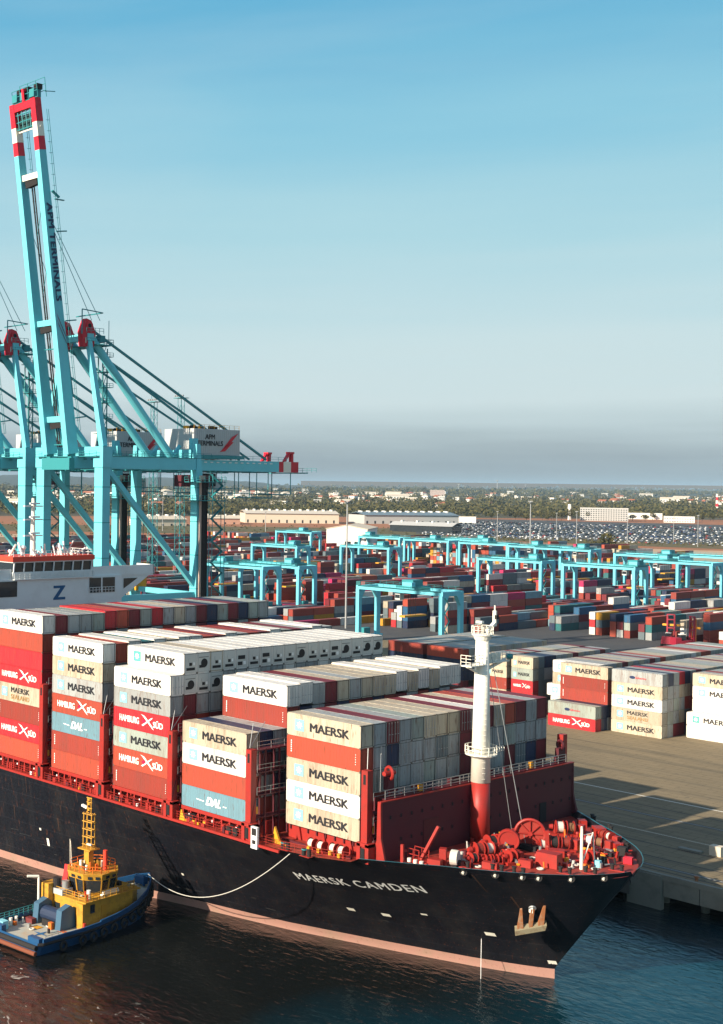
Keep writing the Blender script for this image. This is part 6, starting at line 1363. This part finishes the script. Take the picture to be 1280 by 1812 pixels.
# striped chimney and pylons on the skyline
def pole(px, pyb, pyt, name, label, cat, w=1.0, cols=('steel',), n=1, cross=True):
    q = at(px, pyb, 5); w_ = pix(q)[2]; h = (pyb-pyt)*w_/FPX
    b = MB()
    for k in range(n): b.tube((0, 0, h*k/n), (0, 0, h*(k+1)/n), w*(1-.4*k/n), M_[cols[k % len(cols)]], 8, w*(1-.4*(k+1)/n))
    if cross: b.cbox((0, 0, h), (w*7, w*1.2, w*1.0), M_['steel']); b.cbox((0, 0, h-w*2), (w*1.2, w*6, w*.8), M_['steel'])
    return tag(b.build(name, None, (q.x, q.y, 5)), label, cat)
pole(1269, 908, 874, 'chimney', 'red and white striped chimney by the right edge of the skyline', 'chimney', 4.0, ('crred', 'crwhite'), 6, False)
pole(612, 1112, 886, 'floodlight_mast', 'tall thin floodlight mast rising from behind the refrigerated containers', 'light mast', .42, ('steel',), 4)
pole(938, 985, 887, 'floodlight_mast', 'floodlight mast with a flat cross head above the gantries right of centre', 'light mast', .6)
for px, pyb, pyt, k in ((1020, 985, 905, 'right of the grey office block\'s left corner'), (1110, 975, 915, 'in front of the low white hall'), (880, 960, 905, 'beside the left end of the car park'), (1235, 968, 912, 'over the parked cars near the right edge'), (470, 950, 905, 'in front of the cream warehouse roof'), (288, 940, 880, 'between the landside legs of the quay crane'), (1192, 960, 915, 'over the middle of the parked cars'), (985, 950, 908, 'left of the grey office block')):
    pole(px, pyb, pyt, 'lamp_post', 'thin lamp post standing '+k, 'lamp post', .4)
pole(880, 875, 850, 'pylon', 'pale pylon sticking above the skyline right of the tower block', 'pylon', 3.5); pole(812, 875, 857, 'pylon', 'thin pylon on the skyline next to the tower block', 'pylon', 2.5); pole(930, 873, 858, 'pylon', 'thin pylon on the skyline above the flat-topped mast', 'pylon', 2.5)
q = at(1008, 920, 5); b = MB(); b.tube((0, 0, 0), (0, 0, 20), 3.2, M_['whitewall'], 12, 1.6); b.tube((0, 0, 20), (0, 0, 28), 3.2, M_['whitewall'], 12, 2.6); tag(b.build('water_tower', None, q), 'slim white water tower left of the grey office block', 'water tower')
# lattice light towers behind the quay crane
for px, pyt, lab in ((272, 712, 'lattice light tower between the sloping crane struts'), (320, 705, 'lattice light tower left of the grey machinery house')):
    q = Vector(CAM+ray(px, 800)*((330-CAM.y)/ray(px, 800).y)); h = (CAM+ray(px, pyt)*((330-CAM.y)/ray(px, pyt).y)).z-5
    b = MB(); te = M_['teal']
    for k in range(4):
        a = math.pi/4+k*math.pi/2; b.tube((math.cos(a)*2.8, math.sin(a)*2.8, 0), (math.cos(a)*1.6, math.sin(a)*1.6, h), .14, te, 4)
    z = 0
    while z < h-4:
        for k in range(4):
            a = math.pi/4+k*math.pi/2; a2 = a+math.pi/2; r0 = 2.8-1.2*z/h; r1 = 2.8-1.2*(z+4)/h; b.tube((math.cos(a)*r0, math.sin(a)*r0, z), (math.cos(a2)*r1, math.sin(a2)*r1, z+4), .08, te, 4)
        z += 4
    b.box((-3.4, -2.2, h), (3.4, 2.2, h+.3), te)
    for k in range(5): b.cbox((-2.8+k*1.4, -1.6, h+1.2), (.9, .6, .8), M_['steel'])
    b.tube((-2, 0, h), (-2, 0, h+3.6), .12, te, 4); tag(b.build('light_tower', None, (q.x, 330, 5)), lab, 'light tower')
# container handlers by the yard road
def handler():
    r = empty('container_handler', (0, 0, 0), 'x', 'container handler', 'tall dark red container handlers on the yard road'); dr = M_['darkred']
    b = MB(); b.box((-1.8, -3.5, 1.0), (1.8, 3.5, 2.6), dr); b.box((-1.6, -3.4, 2.6), (1.6, -1.2, 3.6), dr); b.build('chassis', r)
    for x in (-1.7, 1.7):
        for y in (-2.4, 2.2): b = MB(); b.tube((x-.4, y, .85), (x+.4, y, .85), .85, M_['rubber'], 14); b.build('wheel', r)
    b = MB(); b.box((-.8, -.9, 2.7), (.8, 1.0, 4.6), M_['window']); b.box((-.9, -1.0, 4.6), (.9, 1.1, 4.8), M_['whitewall']); b.build('cab', r)
    b = MB()
    for x in (-1.2, 1.2): b.box((x-.25, 3.6, .6), (x+.25, 4.2, 11.0), dr); b.box((x-.16, 4.25, 2), (x+.16, 4.6, 10.4), M_['orange'])
    for z in (3, 6, 9, 10.8): b.box((-1.4, 3.62, z), (1.4, 4.15, z+.35), dr)
    b.build('lifting_mast', r)
    b = MB(); b.box((-3.0, 4.65, 6.8), (3.0, 5.1, 7.5), M_['yellow']); b.build('spreader', r); return r
h0 = handler(); q = at(1183, 1143, 5.03); h0.location = q; h0.rotation_euler.z = .3; h0['label'] = 'dark red container handler on yard road, left of the pair'
h1 = copy_tree(h0); h1.location = at(1207, 1146, 5.03); h1.rotation_euler.z = -.5; h1['label'] = 'dark red container handler on yard road, right of the pair'
# parked cars
def carmesh(mt):
    b = MB(); b.prism([(-2.2, .35), (2.2, .35), (2.2, .85), (1.4, 1.0), (-2.1, 1.05)], -.88, .88, mt, 'x' if False else 'y'); b.hexa([(-1.9, -.8, 1.04), (1.1, -.8, 1.0), (1.1, .8, 1.0), (-1.9, .8, 1.04), (-1.4, -.68, 1.5), (.4, -.68, 1.5), (.4, .68, 1.5), (-1.4, .68, 1.5)], M_['window']); b.box((-1.3, -.66, 1.5), (.35, .66, 1.54), mt)
    for x in (-1.4, 1.4):
        for y in (-.9, .7): b.tube((x, y, .34), (x, y+.2, .34), .33, M_['rubber'], 8)
    return b.mesh('car')
CMs = [carmesh(m_) for m_ in M_['carpaint']]; CN = ['white', 'silver', 'black', 'dark blue', 'dark grey', 'red']
cars = []; KR = random.Random(5)
q00 = at(1010, 958, 5); ux = Vector((.93, .37, 0)); uy = Vector((-.37, .93, 0))
for i in range(-70, 95):
    for j in range(0, 62):
        if j % 6 in (4, 5) or (i % 24) in (0,): continue
        p = Vector((q00.x, q00.y, 0))+ux*(i*6.6)+uy*(j*11.5)
        px, py, w_ = pix((p.x, p.y, 5.2))
        if not (748 < px < 1300): continue
        lo = 948+(px-760)*.035; hi = 920+(px-760)*.020
        if py > lo or py < hi or KR.random() < .12: continue
        cars.append((w_, p, KR.choices(range(6), [5, 4, 4, 2, 3, .5])[0], i, j, px))
cars.sort(key=lambda c: c[0])
for w_, p, c_, i, j, px in cars[:290]:
    o = ob('parked_car', CMs[c_], None, (p.x, p.y, 5.16), (0, 0, math.atan2(ux.y, ux.x)+math.pi/2+KR.uniform(-.05, .05)))
    tag(o, '%s car parked in the nearest rows of the crowded car park' % CN[c_], 'car', '%s cars in the near rows of the car park' % CN[c_])
V = []
b = MB()
for w_, p, c_, i, j, px in cars[290:]:
    m_ = M_['carpaint'][c_]; s_ = 1.15; x, y = p.x, p.y
    b.box((x-1.0*s_, y-2.2*s_, 5.4), (x+1.0*s_, y+2.2*s_, 6.2), m_); b.box((x-.85*s_, y-1.3*s_, 6.21), (x+.85*s_, y+1.0*s_, 6.75), M_['window']); b.box((x-.8*s_, y-1.1*s_, 6.76), (x+.8*s_, y+.8*s_, 6.82), m_)
tag(b.build('parked_cars'), 'hundreds of farther parked cars filling the car park', 'cars', None, 'stuff')
print('cars', len(cars))
# town houses among the trees
HR = random.Random(9)
def housemesh(k):
    b = MB(); w, d, h = [(14, 10, 6), (22, 12, 7), (10, 10, 9), (30, 16, 8), (16, 12, 12)][k]; wall = [M_['whitewall'], M_['beige'], M_['whitewall'], M_['whitewall'], M_['greywall']][k]
    b.box((-w/2, -d/2, -1), (w/2, d/2, h), wall)
    if k in (0, 3): b.prism([(-d/2-.6, h+.01), (d/2+.6, h+.01), (0, h+3)], -w/2-.6, w/2+.6, M_['tile'] if k == 0 else M_['beige'], 'x')
    else: b.box((-w/2-.3, -d/2-.3, h+.01), (w/2+.3, d/2+.3, h+.6), [0, M_['whitewall'], M_['beige'], 0, M_['whitewall']][k])
    for j in range(int(w/4)): b.box((-w/2+1+j*4, -d/2-.08, h-3), (-w/2+2.6+j*4, -d/2-.02, h-1.4), M_['window'])
    return b.mesh('house')
HM = [housemesh(k) for k in range(5)]
HD = ['small tiled white house', 'wide beige house', 'narrow two-storey white house', 'long white hall', 'grey block of flats']
def region(px): return 'behind the quay cranes' if px < 380 else 'above the left warehouses' if px < 640 else 'above the grey-blue shed' if px < 860 else 'above the car park, left' if px < 1020 else 'above the car park, right'
for n in range(270):
    px = HR.uniform(-10, 1290); py = HR.choice([HR.uniform(874, 886), HR.uniform(876, 900), HR.uniform(872, 880)])
    if px > 1000: py = min(py, 893)
    q = at(px, py, 5.2); w_ = pix(q)[2]; k = HR.choices(range(5), [4, 3, 3, 1.2, 1])[0]
    o = ob('house', HM[k], None, (q.x, q.y, 5.5), (0, 0, HR.uniform(-.6, 1.0))); s_ = HR.uniform(1.1, 1.8)*(1 if w_ < 4500 else 1.5); o.scale = (s_, s_, s_)
    tag(o, '%s among trees of the far town, %s' % (HD[k], region(px)), 'house', '%s, %s' % (HD[k], region(px)))
# trees: crowns of many small leaf faces, a trunk with limbs
TR = random.Random(11)
def crown(b, c, r, h, n, mt, s=1.0):
    for _ in range(n):
        while True:
            x, y, z = TR.uniform(-1, 1), TR.uniform(-1, 1), TR.uniform(-1, 1)
            if .35 < x*x+y*y+z*z < 1: break
        lob = 1+.35*math.sin(3*math.atan2(y, x)+c[0])*math.cos(z*2)
        p = Vector((c[0]+x*r*lob, c[1]+y*r*lob, c[2]+z*h*.5)); q = TR.uniform(.6, 1.2)*s
        a = Vector((TR.gauss(0, 1), TR.gauss(0, 1), TR.gauss(0, .6))).normalized()*q; d = a.cross(Vector((TR.gauss(0, 1), TR.gauss(0, 1), TR.gauss(0, 1)))).normalized()*q
        b.face([p-a, p+d*.8, p+a, p-d*.7], mt)
def tree_mesh(k):
    b = MB(); H = [9, 11, 8, 12][k]; crown(b, (0, 0, H*.68), [3.6, 3.2, 4.2, 3.8][k], H*.62, 230, M_['leaf'], .75); crown(b, (1.6, .8, H*.55), 2.2, H*.4, 60, M_['leaf'], .7); cm = b.mesh('crown')
    b = MB(); b.tube((0, 0, 0), (.2, .1, H*.5), .35, M_['bark'], 7, .2)
    for a in range(4): b.tube((.1, 0, H*(.3+.06*a)), (math.cos(a*1.6)*2, math.sin(a*1.6)*2, H*.62), .14, M_['bark'], 5, .06)
    return cm, b.mesh('trunk')
TM = [tree_mesh(k) for k in range(4)]
def tree(px, py, k, s, lab, grp):
    q = at(px, py, 5.1); r = empty('tree', (q.x, q.y, 5.1), lab, 'tree', grp, TR.uniform(0, 6)); r.scale = (s, s, s); ob('crown', TM[k][0], r); ob('trunk', TM[k][1], r)
for n, (px, py, s) in enumerate(((1034, 984, 1.1), (1050, 985, 1.2), (1062, 984, 1.5), (1074, 985, 1.7), (1082, 987, 1.2))): tree(px, py, n % 4, s, '%s tree from the left in the small dark clump behind the gantries' % ORD[n], 'trees in the clump behind the gantries')
for n in range(130):
    px = TR.choice([TR.uniform(230, 430), TR.uniform(430, 860), TR.uniform(860, 1290)]); py = TR.uniform(906, 914) if px < 860 else TR.uniform(912, 921)
    tree(px, py+(px-640)*.004, n % 4, TR.uniform(1.0, 1.6), 'leafy tree along the front of the far wood, %s' % region(px), 'trees along the front of the wood, '+region(px))
def wood(name, n, py0, py1, s0, lab):
    b = MB()
    for _ in range(n):
        px = TR.uniform(-30, 1310); t = TR.random()**.8; py = py1+(py0-py1)*t
        if (px*0.013+py*.3+math.sin(px*.05)*2) % 3.1 < .35: continue
        q = at(px, py+(px-640)*.006, 5.1); w_ = pix(q)[2]; r = s0*TR.uniform(.7, 1.4)*(w_/2800)**.6; h = r*TR.uniform(1.2, 1.9)
        crown(b, (q.x, q.y, 5+h*.55), r, h, 15, M_['leaf'], r*.42)
    o = b.build(name); tag(o, lab, 'wood', None, 'stuff')
wood('woodland', 5200, 914, 876, 7.0, 'wide dark green wood covering the country behind the port')
wood('woodland', 3400, 877, 865.2, 10.0, 'farthest dark strip of wood along the horizon')
b = MB()
for _ in range(900):
    px = TR.uniform(-30, 1310); py = TR.choice([TR.uniform(932, 946), TR.uniform(948, 960)])+(px-640)*.012; q = at(px, py, 5.1); crown(b, (q.x, q.y, 5.6), TR.uniform(1, 3), 2.2, 8, M_['leaf'], .9)
tag(b.build('scrub'), 'low scrub and dry grass between the yard and the car park', 'scrub', None, 'stuff')
#@@HAZE
# ------------------------------------------------------------------ thin haze over the whole place
HM_ = bpy.data.materials.new('thin haze'); HM_.use_nodes = True; n = HM_.node_tree; n.nodes.clear()
pv = n.nodes.new('ShaderNodeVolumePrincipled'); pv.inputs['Color'].default_value = (0.50, 0.72, 0.90, 1); pv.inputs['Density'].default_value = HAZE; pv.inputs['Anisotropy'].default_value = 0.0
oo = n.nodes.new('ShaderNodeOutputMaterial'); n.links.new(pv.outputs[0], oo.inputs['Volume'])
b = MB(); b.box((-41000, -4000, -6), (31000, 61000, 260), HM_)
if HAZE > 0:
    o = b.build('haze'); o['kind'] = 'stuff'; o['label'] = 'thin pale haze in the air over the port and the country behind'
